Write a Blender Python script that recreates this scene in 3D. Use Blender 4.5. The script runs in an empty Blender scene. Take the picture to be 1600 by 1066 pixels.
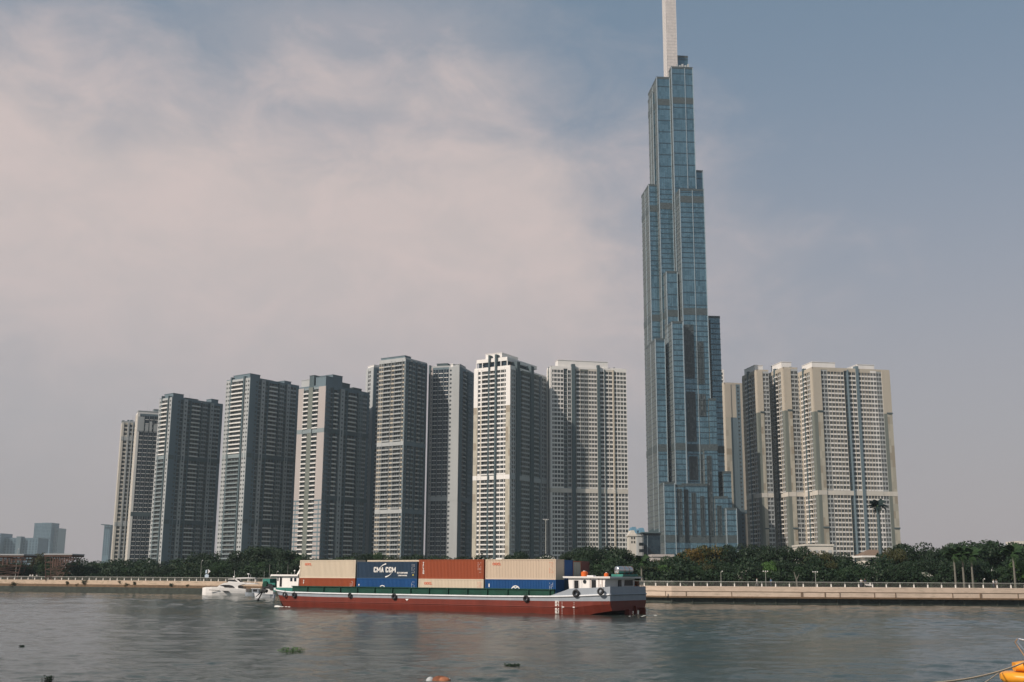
import bpy, bmesh, math, random
import numpy as np
from mathutils import Vector, Matrix
R = math.radians
sc = bpy.context.scene
COL = sc.collection

# ------------------------------------------------------------------ camera
F, CAMZ, PITCH, ROLL = 1739.0, 5.25, R(11.93), R(0.315)
cam_d = bpy.data.cameras.new('camera')
cam_d.sensor_width = 36.0
cam_d.lens = 36.0 * F / 1600.0
cam_d.clip_end = 20000
cam_d.clip_start = 0.5
cam = bpy.data.objects.new('camera', cam_d)
cam.matrix_world = Matrix.Translation((0, 0, CAMZ)) @ Matrix.Rotation(math.pi/2 + PITCH, 4, 'X') @ Matrix.Rotation(ROLL, 4, 'Z')
COL.objects.link(cam)
sc.camera = cam
CM = cam.matrix_world.to_3x3()
CT = CM.transposed()

# ------------------------------------------------------------------ light, sky, exposure
SUN_EL, SUN_T = R(38), R(52)          # elevation; angle from straight behind the camera towards the west bank
SUN_DIR = Vector((-math.sin(SUN_T)*math.cos(SUN_EL), -math.cos(SUN_T)*math.cos(SUN_EL), math.sin(SUN_EL)))
sl = bpy.data.lights.new('sun', 'SUN')
sl.energy = 4.8
sl.angle = R(0.6)
sl.color = (1.0, 0.88, 0.77)
so = bpy.data.objects.new('sun', sl)
so.rotation_euler = SUN_DIR.to_track_quat('Z', 'Y').to_euler()
COL.objects.link(so)
sc.view_settings.view_transform = 'Standard'
sc.view_settings.look = 'None'
sc.view_settings.exposure = 0.0
sc.view_settings.gamma = 1.0
sc.render.film_transparent = False

def ray(px, py):
    return CM @ Vector(((px-800.0)/F, (533.0-py)/F, -1.0))
def P(px, py, Y):
    """the place at distance Y across the river that the photo shows at a pixel"""
    d = ray(px, py)
    t = Y / d.y
    return Vector((d.x*t, Y, CAMZ + d.z*t))
def G(px, Y, z=0.0):
    """ground place at distance Y, height z, seen in column px"""
    lo, hi = 0.0, 1066.0
    for _ in range(40):
        m = (lo+hi)/2
        if P(px, m, Y).z > z: lo = m
        else: hi = m
    p = P(px, lo, Y); p.z = z
    return p
def proj(v):
    c = CT @ (Vector(v) - Vector((0, 0, CAMZ)))
    return 800 + F*c.x/-c.z, 533 - F*c.y/-c.z
def solve_len(o, d, px, z, lo=0.2, hi=160.0):
    """how far along d from o until the point stands in column px"""
    f = lambda s: proj((o[0]+d[0]*s, o[1]+d[1]*s, z))[0]
    up = f(hi) > f(lo)
    for _ in range(50):
        m = (lo+hi)/2
        if (f(m) < px) == up: lo = m
        else: hi = m
    return lo

# ------------------------------------------------------------------ node helpers
def new_mat(name):
    m = bpy.data.materials.new(name)
    m.use_nodes = True
    nt = m.node_tree
    return m, nt, nt.nodes['Principled BSDF']
def N(nt, kind, **kw):
    n = nt.nodes.new(kind)
    for k, v in kw.items():
        if k.startswith('i_'):
            n.inputs[k[2:].replace('_', ' ')].default_value = v
        else:
            setattr(n, k, v)
    return n
def c4(c): return (c[0], c[1], c[2], 1.0)
def simple(name, col, rough=0.6, metal=0.0, var=0.12, scale=0.6, coord='Object', bump=0.0, bscale=6.0, rusty=None, streak=False):
    """painted or mineral surface with uneven tone"""
    m, nt, b = new_mat(name)
    tc = N(nt, 'ShaderNodeTexCoord')
    mp = N(nt, 'ShaderNodeMapping')
    if streak: mp.inputs['Scale'].default_value = (1, 1, 0.12)
    nt.links.new(tc.outputs[coord], mp.inputs['Vector'])
    no = N(nt, 'ShaderNodeTexNoise', i_Scale=scale, i_Detail=6.0, i_Roughness=0.65)
    nt.links.new(mp.outputs['Vector'], no.inputs['Vector'])
    rp = N(nt, 'ShaderNodeValToRGB')
    rp.color_ramp.elements[0].position = 0.3
    rp.color_ramp.elements[1].position = 0.7
    rp.color_ramp.elements[0].color = c4([x*(1-var) for x in col])
    rp.color_ramp.elements[1].color = c4([min(1, x*(1+var)) for x in col])
    nt.links.new(no.outputs['Fac'], rp.inputs['Fac'])
    out = rp.outputs['Color']
    if rusty:
        n2 = N(nt, 'ShaderNodeTexNoise', i_Scale=scale*2.3, i_Detail=8.0, i_Roughness=0.75)
        nt.links.new(mp.outputs['Vector'], n2.inputs['Vector'])
        r2 = N(nt, 'ShaderNodeValToRGB')
        r2.color_ramp.elements[0].position = rusty[1]
        r2.color_ramp.elements[1].position = rusty[1]+0.12
        nt.links.new(n2.outputs['Fac'], r2.inputs['Fac'])
        mx = N(nt, 'ShaderNodeMix', data_type='RGBA')
        nt.links.new(r2.outputs['Color'], mx.inputs[0])
        nt.links.new(out, mx.inputs[6])
        mx.inputs[7].default_value = c4(rusty[0])
        out = mx.outputs[2]
    nt.links.new(out, b.inputs['Base Color'])
    b.inputs['Roughness'].default_value = rough
    b.inputs['Metallic'].default_value = metal
    if not metal: b.inputs['Specular IOR Level'].default_value = 0.3
    if bump:
        n3 = N(nt, 'ShaderNodeTexNoise', i_Scale=bscale, i_Detail=5.0)
        nt.links.new(tc.outputs[coord], n3.inputs['Vector'])
        bp = N(nt, 'ShaderNodeBump', i_Strength=bump, i_Distance=0.1)
        nt.links.new(n3.outputs['Fac'], bp.inputs['Height'])
        nt.links.new(bp.outputs['Normal'], b.inputs['Normal'])
    return m

# ------------------------------------------------------------------ world
w = bpy.data.worlds.new('World')
sc.world = w
w.use_nodes = True
nt = w.node_tree
bg = nt.nodes['Background']
sky = N(nt, 'ShaderNodeTexSky', sky_type='NISHITA')
sky.sun_disc = False
sky.sun_elevation = SUN_EL
sky.sun_rotation = R(180) + SUN_T
sky.air_density = 1.0
sky.dust_density = 2.0
sky.ozone_density = 1.5
SKY_K = 0.09
HAZE = 0.00010
tc = N(nt, 'ShaderNodeTexCoord')
def math_n(op, a, b_=None, c=None):
    n = N(nt, 'ShaderNodeMath', operation=op)
    for i, v in enumerate((a, b_, c)):
        if v is None: continue
        if isinstance(v, (int, float)): n.inputs[i].default_value = v
        else: nt.links.new(v, n.inputs[i])
    return n.outputs[0]
def vmath(op, a, b_):
    n = N(nt, 'ShaderNodeVectorMath', operation=op)
    for i, v in enumerate((a, b_)):
        if isinstance(v, tuple): n.inputs[i].default_value = v
        elif v is not None: nt.links.new(v, n.inputs[i])
    return n
def sstep(x, a, b_):
    n = N(nt, 'ShaderNodeMapRange', interpolation_type='SMOOTHSTEP')
    nt.links.new(x, n.inputs['Value'])
    n.inputs['From Min'].default_value = a
    n.inputs['From Max'].default_value = b_
    return n.outputs['Result']
dirv = tc.outputs['Generated']
def cloud_noise(scale, off, detail=9.0, rough=0.55, dist=0.4, sq=(1.0, 1.0, 1.7)):
    mp = N(nt, 'ShaderNodeMapping')
    mp.inputs['Scale'].default_value = sq
    mp.inputs['Location'].default_value = off
    nt.links.new(dirv, mp.inputs['Vector'])
    no = N(nt, 'ShaderNodeTexNoise', i_Scale=scale, i_Detail=detail, i_Roughness=rough, i_Distortion=dist)
    nt.links.new(mp.outputs['Vector'], no.inputs['Vector'])
    return no.outputs['Fac']
n_big = cloud_noise(5.0, (3.1, 1.7, 0.4))
n_med = cloud_noise(13.0, (1.3, 5.2, 2.2), detail=10.0, rough=0.6)
def blob(px, py, rx, rz):
    d = ray(px, py).normalized()
    s = vmath('SUBTRACT', dirv, tuple(d))
    m_ = vmath('MULTIPLY', s.outputs[0], (1/rx, 0.6/rx, 1/rz))
    l = vmath('LENGTH', m_.outputs[0], None)
    return math_n('SUBTRACT', 1.0, l.outputs['Value'])
f1 = blob(420, 450, 0.42, 0.24)
f2 = blob(10, 360, 0.27, 0.17)
f3 = blob(740, 430, 0.19, 0.17)
f = math_n('MAXIMUM', math_n('MAXIMUM', f1, f2), f3)
nn = math_n('ADD', math_n('MULTIPLY', math_n('SUBTRACT', n_big, 0.5), 0.85), math_n('MULTIPLY', math_n('SUBTRACT', n_med, 0.5), 0.6))
cm = sstep(math_n('ADD', f, nn), -0.26, 0.62)
# thin wisps high up
wisp = math_n('MULTIPLY', sstep(math_n('ADD', blob(520, 90, 0.26, 0.10), nn), -0.05, 0.75), 0.38)
wisp2 = math_n('MULTIPLY', sstep(math_n('ADD', blob(1050, 400, 0.16, 0.07), nn), 0.0, 0.9), 0.35)
cm = math_n('MAXIMUM', math_n('MAXIMUM', cm, wisp), wisp2)
sep = N(nt, 'ShaderNodeSeparateXYZ')
nt.links.new(dirv, sep.inputs[0])
cm = math_n('MULTIPLY', cm, math_n('MULTIPLY', sstep(sep.outputs[2], 0.0, 0.30), 0.95))
skyc = N(nt, 'ShaderNodeVectorMath', operation='MULTIPLY')
nt.links.new(sky.outputs['Color'], skyc.inputs[0])
skyc.inputs[1].default_value = (SKY_K*0.95, SKY_K*0.95, SKY_K*1.0)
def mixc(fac, a, b_):
    m = N(nt, 'ShaderNodeMix', data_type='RGBA')
    for i, v in ((0, fac), (6, a), (7, b_)):
        if isinstance(v, (int, float)): m.inputs[i].default_value = v
        elif isinstance(v, tuple): m.inputs[i].default_value = v
        else: nt.links.new(v, m.inputs[i])
    return m.outputs[2]
CLOUD = (0.655, 0.545, 0.52, 1)
HORIZ = (0.445, 0.388, 0.388, 1)
low = math_n('MULTIPLY', sstep(sep.outputs[2], 0.52, 0.0), 0.88)
c0 = mixc(0.5, skyc.outputs[0], (0.235, 0.33, 0.40, 1))
c1 = mixc(low, c0, HORIZ)
shade = mixc(sstep(n_med, 0.3, 0.75), (0.58, 0.505, 0.49, 1), CLOUD)
c2 = mixc(cm, c1, shade)
nt.links.new(c2, bg.inputs['Color'])
bg.inputs['Strength'].default_value = 1.0

# ------------------------------------------------------------------ mesh builder
class MB:
    def __init__(s):
        s.v, s.f, s.m, s.mats, s.sm = [], [], [], [], []
    def mi(s, mat):
        if mat not in s.mats: s.mats.append(mat)
        return s.mats.index(mat)
    def add(s, vs, fs, mat, smooth=False):
        k = len(s.v); i = s.mi(mat)
        s.v += [tuple(p) for p in vs]
        for f_ in fs:
            s.f.append(tuple(k+j for j in f_)); s.m.append(i); s.sm.append(smooth)
    def hexa(s, c, mat):
        """c: 8 corners, bottom ring of four then top ring of four"""
        a, b_, d_ = Vector(c[1])-Vector(c[0]), Vector(c[3])-Vector(c[0]), Vector(c[4])-Vector(c[0])
        fs = [(0, 3, 2, 1), (4, 5, 6, 7), (0, 1, 5, 4), (1, 2, 6, 5), (2, 3, 7, 6), (3, 0, 4, 7)]
        if a.cross(b_).dot(d_) < 0: fs = [tuple(reversed(f_)) for f_ in fs]
        s.add(c, fs, mat)
    def box(s, x0, x1, y0, y1, z0, z1, mat):
        s.hexa([(x0, y0, z0), (x1, y0, z0), (x1, y1, z0), (x0, y1, z0), (x0, y0, z1), (x1, y0, z1), (x1, y1, z1), (x0, y1, z1)], mat)
    def fbox(s, o, d, n, s0, s1, n0, n1, z0, z1, mat):
        q = lambda a, b_, z: (o[0]+d[0]*a+n[0]*b_, o[1]+d[1]*a+n[1]*b_, z)
        s.hexa([q(s0, n0, z0), q(s1, n0, z0), q(s1, n1, z0), q(s0, n1, z0), q(s0, n0, z1), q(s1, n0, z1), q(s1, n1, z1), q(s0, n1, z1)], mat)
    def tube(s, p0, p1, r0, r1, mat, n=8, caps=True):
        p0, p1 = Vector(p0), Vector(p1)
        a = (p1-p0).normalized()
        u = a.orthogonal().normalized(); v_ = a.cross(u)
        vs = []
        for p, r in ((p0, r0), (p1, r1)):
            for i in range(n):
                t = 2*math.pi*i/n
                vs.append(p + u*math.cos(t)*r + v_*math.sin(t)*r)
        fs = [(i, (i+1) % n, n+(i+1) % n, n+i) for i in range(n)]
        s.add(vs, fs, mat, True)
        if caps: s.add(vs, [tuple(reversed(range(n))), tuple(range(n, 2*n))], mat)
    def path(s, pts, r, mat, n=8):
        for a, b_ in zip(pts, pts[1:]): s.tube(a, b_, r, r, mat, n)
    def prism(s, prof, y0, y1, mat, ax='y'):
        """prof: list of (x, z), extruded from y0 to y1"""
        n = len(prof)
        vs = [(x, y0, z) for x, z in prof] + [(x, y1, z) for x, z in prof]
        ar = sum(prof[i][0]*prof[(i+1) % n][1]-prof[(i+1) % n][0]*prof[i][1] for i in range(n))
        fs = [tuple(range(n)), tuple(reversed(range(n, 2*n)))] + [(i+n, (i+1) % n+n, (i+1) % n, i) for i in range(n)]
        if (ar < 0) != (y1 < y0): fs = [tuple(reversed(f_)) for f_ in fs]
        s.add(vs, fs, mat)
    def torus(s, c, ax, R0, r0, mat, n=20, k=8):
        c, ax = Vector(c), Vector(ax).normalized()
        u = ax.orthogonal().normalized(); v_ = ax.cross(u)
        vs = []
        for i in range(n):
            t = 2*math.pi*i/n
            rd = u*math.cos(t)+v_*math.sin(t)
            for j in range(k):
                q = 2*math.pi*j/k
                vs.append(c + rd*(R0+r0*math.cos(q)) + ax*r0*math.sin(q))
        fs = [(i*k+j, ((i+1) % n)*k+j, ((i+1) % n)*k+(j+1) % k, i*k+(j+1) % k) for i in range(n) for j in range(k)]
        s.add(vs, fs, mat, True)
    def ball(s, c, r, mat, sz=(1, 1, 1), n=14, k=9):
        vs = [(c[0], c[1], c[2]-r*sz[2])]
        for i in range(1, k):
            th = math.pi*i/k
            for j in range(n):
                ph = 2*math.pi*j/n
                vs.append((c[0]+r*sz[0]*math.sin(th)*math.cos(ph), c[1]+r*sz[1]*math.sin(th)*math.sin(ph), c[2]-r*sz[2]*math.cos(th)))
        vs.append((c[0], c[1], c[2]+r*sz[2]))
        L = len(vs)-1
        fs = [(0, 1+(j+1) % n, 1+j) for j in range(n)]
        for i in range(k-2):
            a = 1+i*n; b_ = a+n
            fs += [(a+j, a+(j+1) % n, b_+(j+1) % n, b_+j) for j in range(n)]
        a = 1+(k-2)*n
        fs += [(a+j, a+(j+1) % n, L) for j in range(n)]
        s.add(vs, fs, mat, True)
    def mesh(s, name):
        me = bpy.data.meshes.new(name)
        me.from_pydata(s.v, [], s.f)
        for m in s.mats: me.materials.append(m)
        me.polygons.foreach_set('material_index', s.m)
        me.polygons.foreach_set('use_smooth', s.sm)
        me.update()
        return me
    def build(s, name, parent=None, mw=None):
        if not s.f: return None
        o = bpy.data.objects.new(name, s.mesh(name))
        COL.objects.link(o)
        if parent is not None: o.parent = parent
        if mw is not None: o.matrix_local = mw
        return o
def empty(name, loc=(0, 0, 0), rz=0.0):
    o = bpy.data.objects.new(name, None)
    o.empty_display_size = 1.0
    o.location = loc; o.rotation_euler = (0, 0, rz)
    COL.objects.link(o)
    return o
def tag(o, label=None, cat=None, group=None, kind=None):
    if label: o['label'] = label
    if cat: o['category'] = cat
    if group: o['group'] = group
    if kind: o['kind'] = kind
    return o
def inst(name, me, parent, loc, rz=0.0, scale=None):
    o = bpy.data.objects.new(name, me)
    COL.objects.link(o)
    o.parent = parent
    o.location = loc; o.rotation_euler = (0, 0, rz)
    if scale: o.scale = scale
    return o
def text_mesh(name, txt, size, mat, mw, parent, depth=0.01, squash=1.0, bold=0.0, align='LEFT'):
    cu = bpy.data.curves.new(name, 'FONT')
    cu.body = txt; cu.size = size; cu.extrude = depth; cu.offset = bold; cu.align_x = align
    tmp = bpy.data.objects.new(name+'_tmp', cu)
    COL.objects.link(tmp)
    bpy.context.view_layer.update()
    me = bpy.data.meshes.new_from_object(tmp.evaluated_get(bpy.context.evaluated_depsgraph_get()))
    bpy.data.objects.remove(tmp)
    bpy.data.curves.remove(cu)
    me.name = name
    me.materials.clear(); me.materials.append(mat)
    o = bpy.data.objects.new(name, me)
    COL.objects.link(o)
    o.parent = parent
    o.matrix_local = mw @ Matrix.Diagonal((squash, 1, 1, 1))
    return o
# ------------------------------------------------------------------ building materials
def glass_mat(name, dark, light, rough=0.12, cell=(2.2, 2.2, 3.2), spec=0.6, metal=0.0):
    """window glass; each pane gets its own tone (blinds, curtains, dark rooms)"""
    m, nt, b = new_mat(name)
    g = N(nt, 'ShaderNodeTexCoord')
    s = N(nt, 'ShaderNodeVectorMath', operation='DIVIDE')
    gg = N(nt, 'ShaderNodeNewGeometry')
    nt.links.new(gg.outputs['Position'], s.inputs[0]); s.inputs[1].default_value = cell
    fl = N(nt, 'ShaderNodeVectorMath', operation='FLOOR')
    nt.links.new(s.outputs[0], fl.inputs[0])
    wn = N(nt, 'ShaderNodeTexWhiteNoise', noise_dimensions='3D')
    nt.links.new(fl.outputs[0], wn.inputs['Vector'])
    rp = N(nt, 'ShaderNodeValToRGB')
    rp.color_ramp.elements[0].position = 0.62; rp.color_ramp.elements[1].position = 1.0
    rp.color_ramp.elements[0].color = c4(dark); rp.color_ramp.elements[1].color = c4(light)
    nt.links.new(wn.outputs['Value'], rp.inputs['Fac'])
    nt.links.new(rp.outputs['Color'], b.inputs['Base Color'])
    b.inputs['Roughness'].default_value = rough
    b.inputs['Metallic'].default_value = metal
    b.inputs['Specular IOR Level'].default_value = spec
    return m
M = {}
M['win'] = glass_mat('window_glass', (0.014, 0.020, 0.023), (0.12, 0.115, 0.10), spec=0.25)
M['win_blue'] = glass_mat('blue_window_glass', (0.010, 0.020, 0.032), (0.035, 0.055, 0.07), rough=0.1, spec=0.2)
M['white'] = simple('white_render', (0.70, 0.68, 0.65), 0.7, var=0.06, scale=0.15, streak=True)
M['cream'] = simple('cream_render', (0.54, 0.505, 0.45), 0.75, var=0.08, scale=0.15, streak=True)
M['beige'] = simple('beige_render', (0.43, 0.385, 0.315), 0.75, var=0.08, scale=0.12, streak=True)
M['pink'] = simple('pinkish_render', (0.37, 0.335, 0.32), 0.75, var=0.06, scale=0.12, streak=True)
M['grey'] = simple('grey_render', (0.20, 0.24, 0.25), 0.75, var=0.10, scale=0.12, streak=True)  # teal of shadowed walls is mixed into this grey
M['lgrey'] = simple('light_grey_render', (0.36, 0.375, 0.375), 0.75, var=0.08, scale=0.12, streak=True)
M['dgrey'] = simple('dark_grey_render', (0.065, 0.095, 0.105), 0.7, var=0.12, scale=0.12, streak=True)  # darkened and tinted teal to carry the walls' shadow tone
M['slate'] = simple('slate_blue_render', (0.115, 0.160, 0.185), 0.7, var=0.10, scale=0.12, streak=True)  # shadow teal of the sunless tower faces is put into this colour
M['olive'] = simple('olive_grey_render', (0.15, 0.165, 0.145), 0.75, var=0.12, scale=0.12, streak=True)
def checker_mat():
    m, nt, b = new_mat('checkered_cladding')
    g = N(nt, 'ShaderNodeNewGeometry')
    s = N(nt, 'ShaderNodeVectorMath', operation='DIVIDE')
    nt.links.new(g.outputs['Position'], s.inputs[0]); s.inputs[1].default_value = (2.3, 900, 5.2)
    fl = N(nt, 'ShaderNodeVectorMath', operation='FLOOR'); nt.links.new(s.outputs[0], fl.inputs[0])
    wn = N(nt, 'ShaderNodeTexWhiteNoise'); nt.links.new(fl.outputs[0], wn.inputs['Vector'])
    rp = N(nt, 'ShaderNodeValToRGB'); rp.color_ramp.interpolation = 'CONSTANT'
    e = rp.color_ramp.elements
    e[0].position = 0; e[0].color = (0.40, 0.37, 0.30, 1); e[1].position = 0.55; e[1].color = (0.29, 0.25, 0.19, 1)
    x = e.new(0.75); x.color = (0.34, 0.315, 0.255, 1)
    nt.links.new(wn.outputs['Value'], rp.inputs['Fac']); nt.links.new(rp.outputs['Color'], b.inputs['Base Color'])
    b.inputs['Roughness'].default_value = 0.7
    return m
M['check'] = checker_mat()
M['bal_glass'] = simple('balcony_panel', (0.36, 0.40, 0.41), 0.3, var=0.1)

FH = 3.25
GROUND = 3.4
win_cache = {}
def window_mesh(wd, ht, gm):
    key = (round(wd, 1), round(ht, 1), gm.name)
    if key not in win_cache:
        b = MB(); a, h = key[0]/2, key[1]/2
        b.box(-a, a, -0.04, 0.04, -h, h, gm)
        fm = M['lgrey']
        b.box(-0.06, 0.06, -0.12, 0.12, -h, h, fm)
        if a > 0.9:
            b.box(-a, -a+0.1, -0.1, 0.1, -h, h, fm); b.box(a-0.1, a, -0.1, 0.1, -h, h, fm)
        win_cache[key] = b.mesh('window')
    return win_cache[key]
bal_cache = {}
def balcony_mesh(wd, mat):
    key = (round(wd, 1), mat.name)
    if key not in bal_cache:
        b = MB(); a = key[0]/2
        b.box(-a, a, -0.75, 0.75, -0.12, 0.12, mat)                 # slab
        b.box(-a, a, -0.80, -0.70, 0.12, 0.78, mat)                 # parapet on either long edge
        b.box(-a, a, 0.70, 0.80, 0.12, 0.78, mat)
        for e_ in (-0.75, 0.75): b.box(-a, a, e_-.03, e_+.03, 1.08, 1.14, M['dgrey'])
        bal_cache[key] = b.mesh('balcony')
    return bal_cache[key]

class Tower:
    def __init__(s, px_l, px_c, px_r, Yc, alpha, ytop, label, base_y=868, extra_top=0.0, group='apartment towers on the far bank', px_top=None):
        o = P(px_c, base_y, Yc)
        s.al = R(alpha)
        s.L = Vector((-math.cos(s.al), math.sin(s.al))); s.Rr = Vector((math.sin(s.al), math.cos(s.al)))
        s.nL = Vector((-math.sin(s.al), -math.cos(s.al))); s.nR = Vector((math.cos(s.al), -math.sin(s.al)))
        s.o = Vector((o.x, Yc))
        zb = o.z
        s.wl = px_l if isinstance(px_l, tuple) else solve_len(s.o, s.L, px_l, zb)
        if isinstance(s.wl, tuple): s.wl = s.wl[0]
        s.wr = px_r[0] if isinstance(px_r, tuple) else solve_len(s.o, s.Rr, px_r, zb)
        # height: top of the corner as seen
        lo, hi = 30.0, 460.0
        for _ in range(40):
            m = (lo+hi)/2
            if proj((s.o.x, s.o.y, m))[1] > ytop: lo = m
            else: hi = m
        s.top = lo
        s.nf = int((s.top - GROUND - 1.0)/FH)
        s.z0 = GROUND
        s.fh = (s.top - GROUND)/(s.nf+0.5)
        s.root = empty('apartment_tower', (s.o.x, s.o.y, GROUND))
        tag(s.root, label, 'apartment tower', group)
        s.wall = MB(); s.fins = []; s.bands = {}; s.wins = []; s.bals = []
    def loc(s, o, d, n, a, b, z):
        return Vector((o[0]+d[0]*a+n[0]*b, o[1]+d[1]*a+n[1]*b, z))
    def core(s, mat, inset=0.9):
        o = s.o + s.L*(inset) + s.Rr*inset
        s.wall.fbox(o, s.L, s.Rr, 0, s.wl-2*inset, 0, s.wr-2*inset, s.z0-1, s.top-0.6, mat)
    def face(s, side, bays, wall, mech=(), band=None, split=None, split_mat=None, glass=None, slab=None, s0=0.0, s1=None, zc0=None, zc1=None, off=0.0):
        """bays: list of (relative width, kind). W windows, B balcony, S recess, P pier, D dark fin, C checkered pier, N navy strip glazing, V small windows"""
        d, n, Lg = (s.L, s.nL, s.wl) if side == 'L' else (s.Rr, s.nR, s.wr)
        if s1 is None: s1 = Lg
        o = s.o
        glass = glass or M['win']; slab = slab or M['white']; band = band or wall
        tot = sum(b[0] for b in bays); a = s0
        ztop = s.top if zc1 is None else zc1
        W = s.wall
        fl_lo = 0
        seg = 0
        for bw, kind, *opt in bays:
            seg += kind == 'D'
            wd = bw/tot*(s1-s0); b0, b1 = a, a+wd; a = b1
            e = dict(opt[0]) if opt else {}
            mat = e.get('m', wall); of = off + e.get('off', 0.0)
            if kind in 'PC':
                pm = M['check'] if kind == 'C' else mat
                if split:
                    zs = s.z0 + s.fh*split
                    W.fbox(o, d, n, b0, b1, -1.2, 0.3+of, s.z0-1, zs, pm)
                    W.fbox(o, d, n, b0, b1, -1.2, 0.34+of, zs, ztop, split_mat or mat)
                else:
                    W.fbox(o, d, n, b0, b1, -1.2, 0.3+of, s.z0-1, ztop, pm)
            elif kind == 'D':
                s.fins.append((o, d, n, b0, b1, e.get('out', 1.5), e.get('up', 3.2), e.get('m', M['dgrey'])))
            elif kind == 'S':
                for k in range(s.nf):
                    z = s.z0 + k*s.fh
                    if k in mech: continue
                    s.wins.append((s.loc(o, d, n, (b0+b1)/2, -0.8, z+1.75), d, max(0.6, min(1.6, wd*0.5)), 1.5, glass))
                    W.fbox(o, d, n, b0, b1, -1.0, -0.55, z, z+0.35, mat)
            else:
                if kind == 'W': sp, wh, cols = 1.15, s.fh-1.15, max(1, round(wd/2.6))
                elif kind == 'V': sp, wh, cols = 1.55, 1.4, max(1, round(wd/3.2))
                elif kind == 'N': sp, wh, cols = 0.5, s.fh-0.5, max(1, round(wd/3.0))
                elif kind == 'B': sp, wh, cols = 0.4, s.fh-0.4, max(1, round(wd/3.2))
                ns = e.get('mull', 0.35 if kind in 'W' else 0.25)
                if kind == 'V': ns = max(0.5, (wd/cols - 1.5)/2*1.0)
                for k in range(s.nf):
                    z = s.z0 + k*s.fh
                    if k in mech: continue
                    cmat = mat
                    if kind == 'N':
                        # dark curtain strip with short light sill pieces
                        W.fbox(o, d, n, b0+0.1, b1-0.1, -0.95, -0.02+of, z, z+sp, M['dgrey'])
                        for c in range(cols):
                            q0 = b0+wd*c/cols+0.5; q1 = b0+wd*(c+1)/cols-0.5
                            W.fbox(o, d, n, q0, q1, -0.1, 0.22+of, z+0.15, z+0.58, slab)
                    elif kind == 'B':
                        lo_ = e.get('lo')
                        s.bals.append((s.loc(o, d, n, (b0+b1)/2, 0.1+of, z+0.12), d, wd-0.3, lo_[1] if lo_ and k < lo_[0] else e.get('slab', slab)))
                    else:
                        W.fbox(o, d, n, b0, b1, -0.95, of+(0.0 if kind == 'W' else 0.1), z, z+sp, e.get('sp', slab if e.get('white', kind == 'W') else cmat))
                        if kind == 'V' : W.fbox(o, d, n, b0, b1, -0.95, of+0.1, z+sp+wh, z+s.fh, cmat)
                    for c in range(cols):
                        q = b0+wd*(c+0.5)/cols
                        ww = wd/cols - 2*ns*(1 if kind == 'V' else 0.5)
                        if kind == 'B': ww = wd/cols-0.4
                        if ww < 0.4: continue
                        dep = -0.82 if kind == 'B' else (-0.30 if kind != 'N' else -0.14)
                        s.wins.append((s.loc(o, d, n, q, dep+of, z+sp+wh/2), d, ww, wh-0.04, glass))
                if kind != 'B':
                    for c in range(cols+1):
                        q = b0+wd*c/cols
                        hw = ns/2 if kind != 'V' else ns
                        q0, q1 = max(b0, q-hw), min(b1, q+hw)
                        if kind == 'N': hw = 0.12; q0, q1 = max(b0, q-hw), min(b1, q+hw)
                        if q1-q0 > 0.05:
                            W.fbox(o, d, n, q0, q1, -0.93, of+(0.05 if kind != 'N' else 0.04)+(0.12 if kind == 'V' else 0), s.z0, ztop-0.3, M['dgrey'] if kind == 'N' else e.get('mm', mat))
                else:
                    for q in (b0, b1):
                        W.fbox(o, d, n, q-0.1, q+0.1, -0.93, of+0.25, s.z0, ztop-0.3, mat)
                # head of the bay
                W.fbox(o, d, n, b0, b1, -0.94, of+0.02, s.z0+s.nf*s.fh, ztop, e.get('head', mat))
            for k in mech:
                z = s.z0+k*s.fh
                if kind != 'D':
                    s.bands.setdefault((k, side, seg), MB()).fbox(o, d, n, b0, b1, -0.9, of+(0.16 if kind not in 'PC' else 0.42), z, z+s.fh*0.96, e.get('band', band))
    def roof(s, boxes, mat=None, para=1.2):
        """boxes: (l0, l1, r0, r1, height, material) along the two faces, in shares of their lengths"""
        W = s.wall
        b = MB()
        o = s.o
        mat = mat or M['grey']
        for side, d, n, Lg in (('L', s.L, s.nL, s.wl), ('R', s.Rr, s.nR, s.wr)):
            W.fbox(o, d, n, 0.02, Lg, -0.9, -0.02, s.top-0.5, s.top+para, mat)
        parts = []
        for l0, l1, r0, r1, h, m_ in boxes:
            q = MB()
            oo = o + s.L*(s.wl*l0) + s.Rr*(s.wr*r0)
            q.fbox(oo, s.L, s.Rr, 0, s.wl*(l1-l0), 0, s.wr*(r1-r0), s.top-0.65, s.top+h, m_ or mat)
            q.fbox(oo, s.L, s.Rr, -0.25, s.wl*(l1-l0)+0.25, -0.25, s.wr*(r1-r0)+0.25, s.top+h, s.top+h+0.35, m_ or mat)
            parts.append(q)
        return parts
    def finish(s, roofs=(), most=100):
        inv = Matrix.Translation(-Vector((s.o.x, s.o.y, GROUND)))
        def put(name, mb):
            if mb.f:
                return mb.build(name, s.root, inv)
        put('wall', s.wall)
        for k in sorted(s.bands): put('mechanical_band', s.bands[k])
        for o, d, n, b0, b1, out, up, m_ in s.fins:
            q = MB(); q.fbox(o, d, n, b0, b1, -1.3, out, s.z0-1, s.top+up, m_)
            if up > 0: q.fbox(o, d, n, b0-0.01, b1+0.01, -3.5, -1.3, s.top-1, s.top+up, m_)
            put('fin', q)
        for q in roofs: put('plant_room', q)
        rr_ = random.Random(int(s.o.x*7))
        for i in range(7):
            q = MB()
            oo = s.o + s.L*(s.wl*rr_.uniform(.12, .85)) + s.Rr*(s.wr*rr_.uniform(.05, .9)); w2 = rr_.uniform(.5, 1.6)
            q.fbox(oo, s.L, s.Rr, 0, w2, 0, w2*rr_.uniform(.8, 2), s.top-.6, s.top+rr_.uniform(1.4, 3.2), rr_.choice([M['lgrey'], M['slate'], M['white'], M['dgrey']]))
            put('roof_unit', q)
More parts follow.
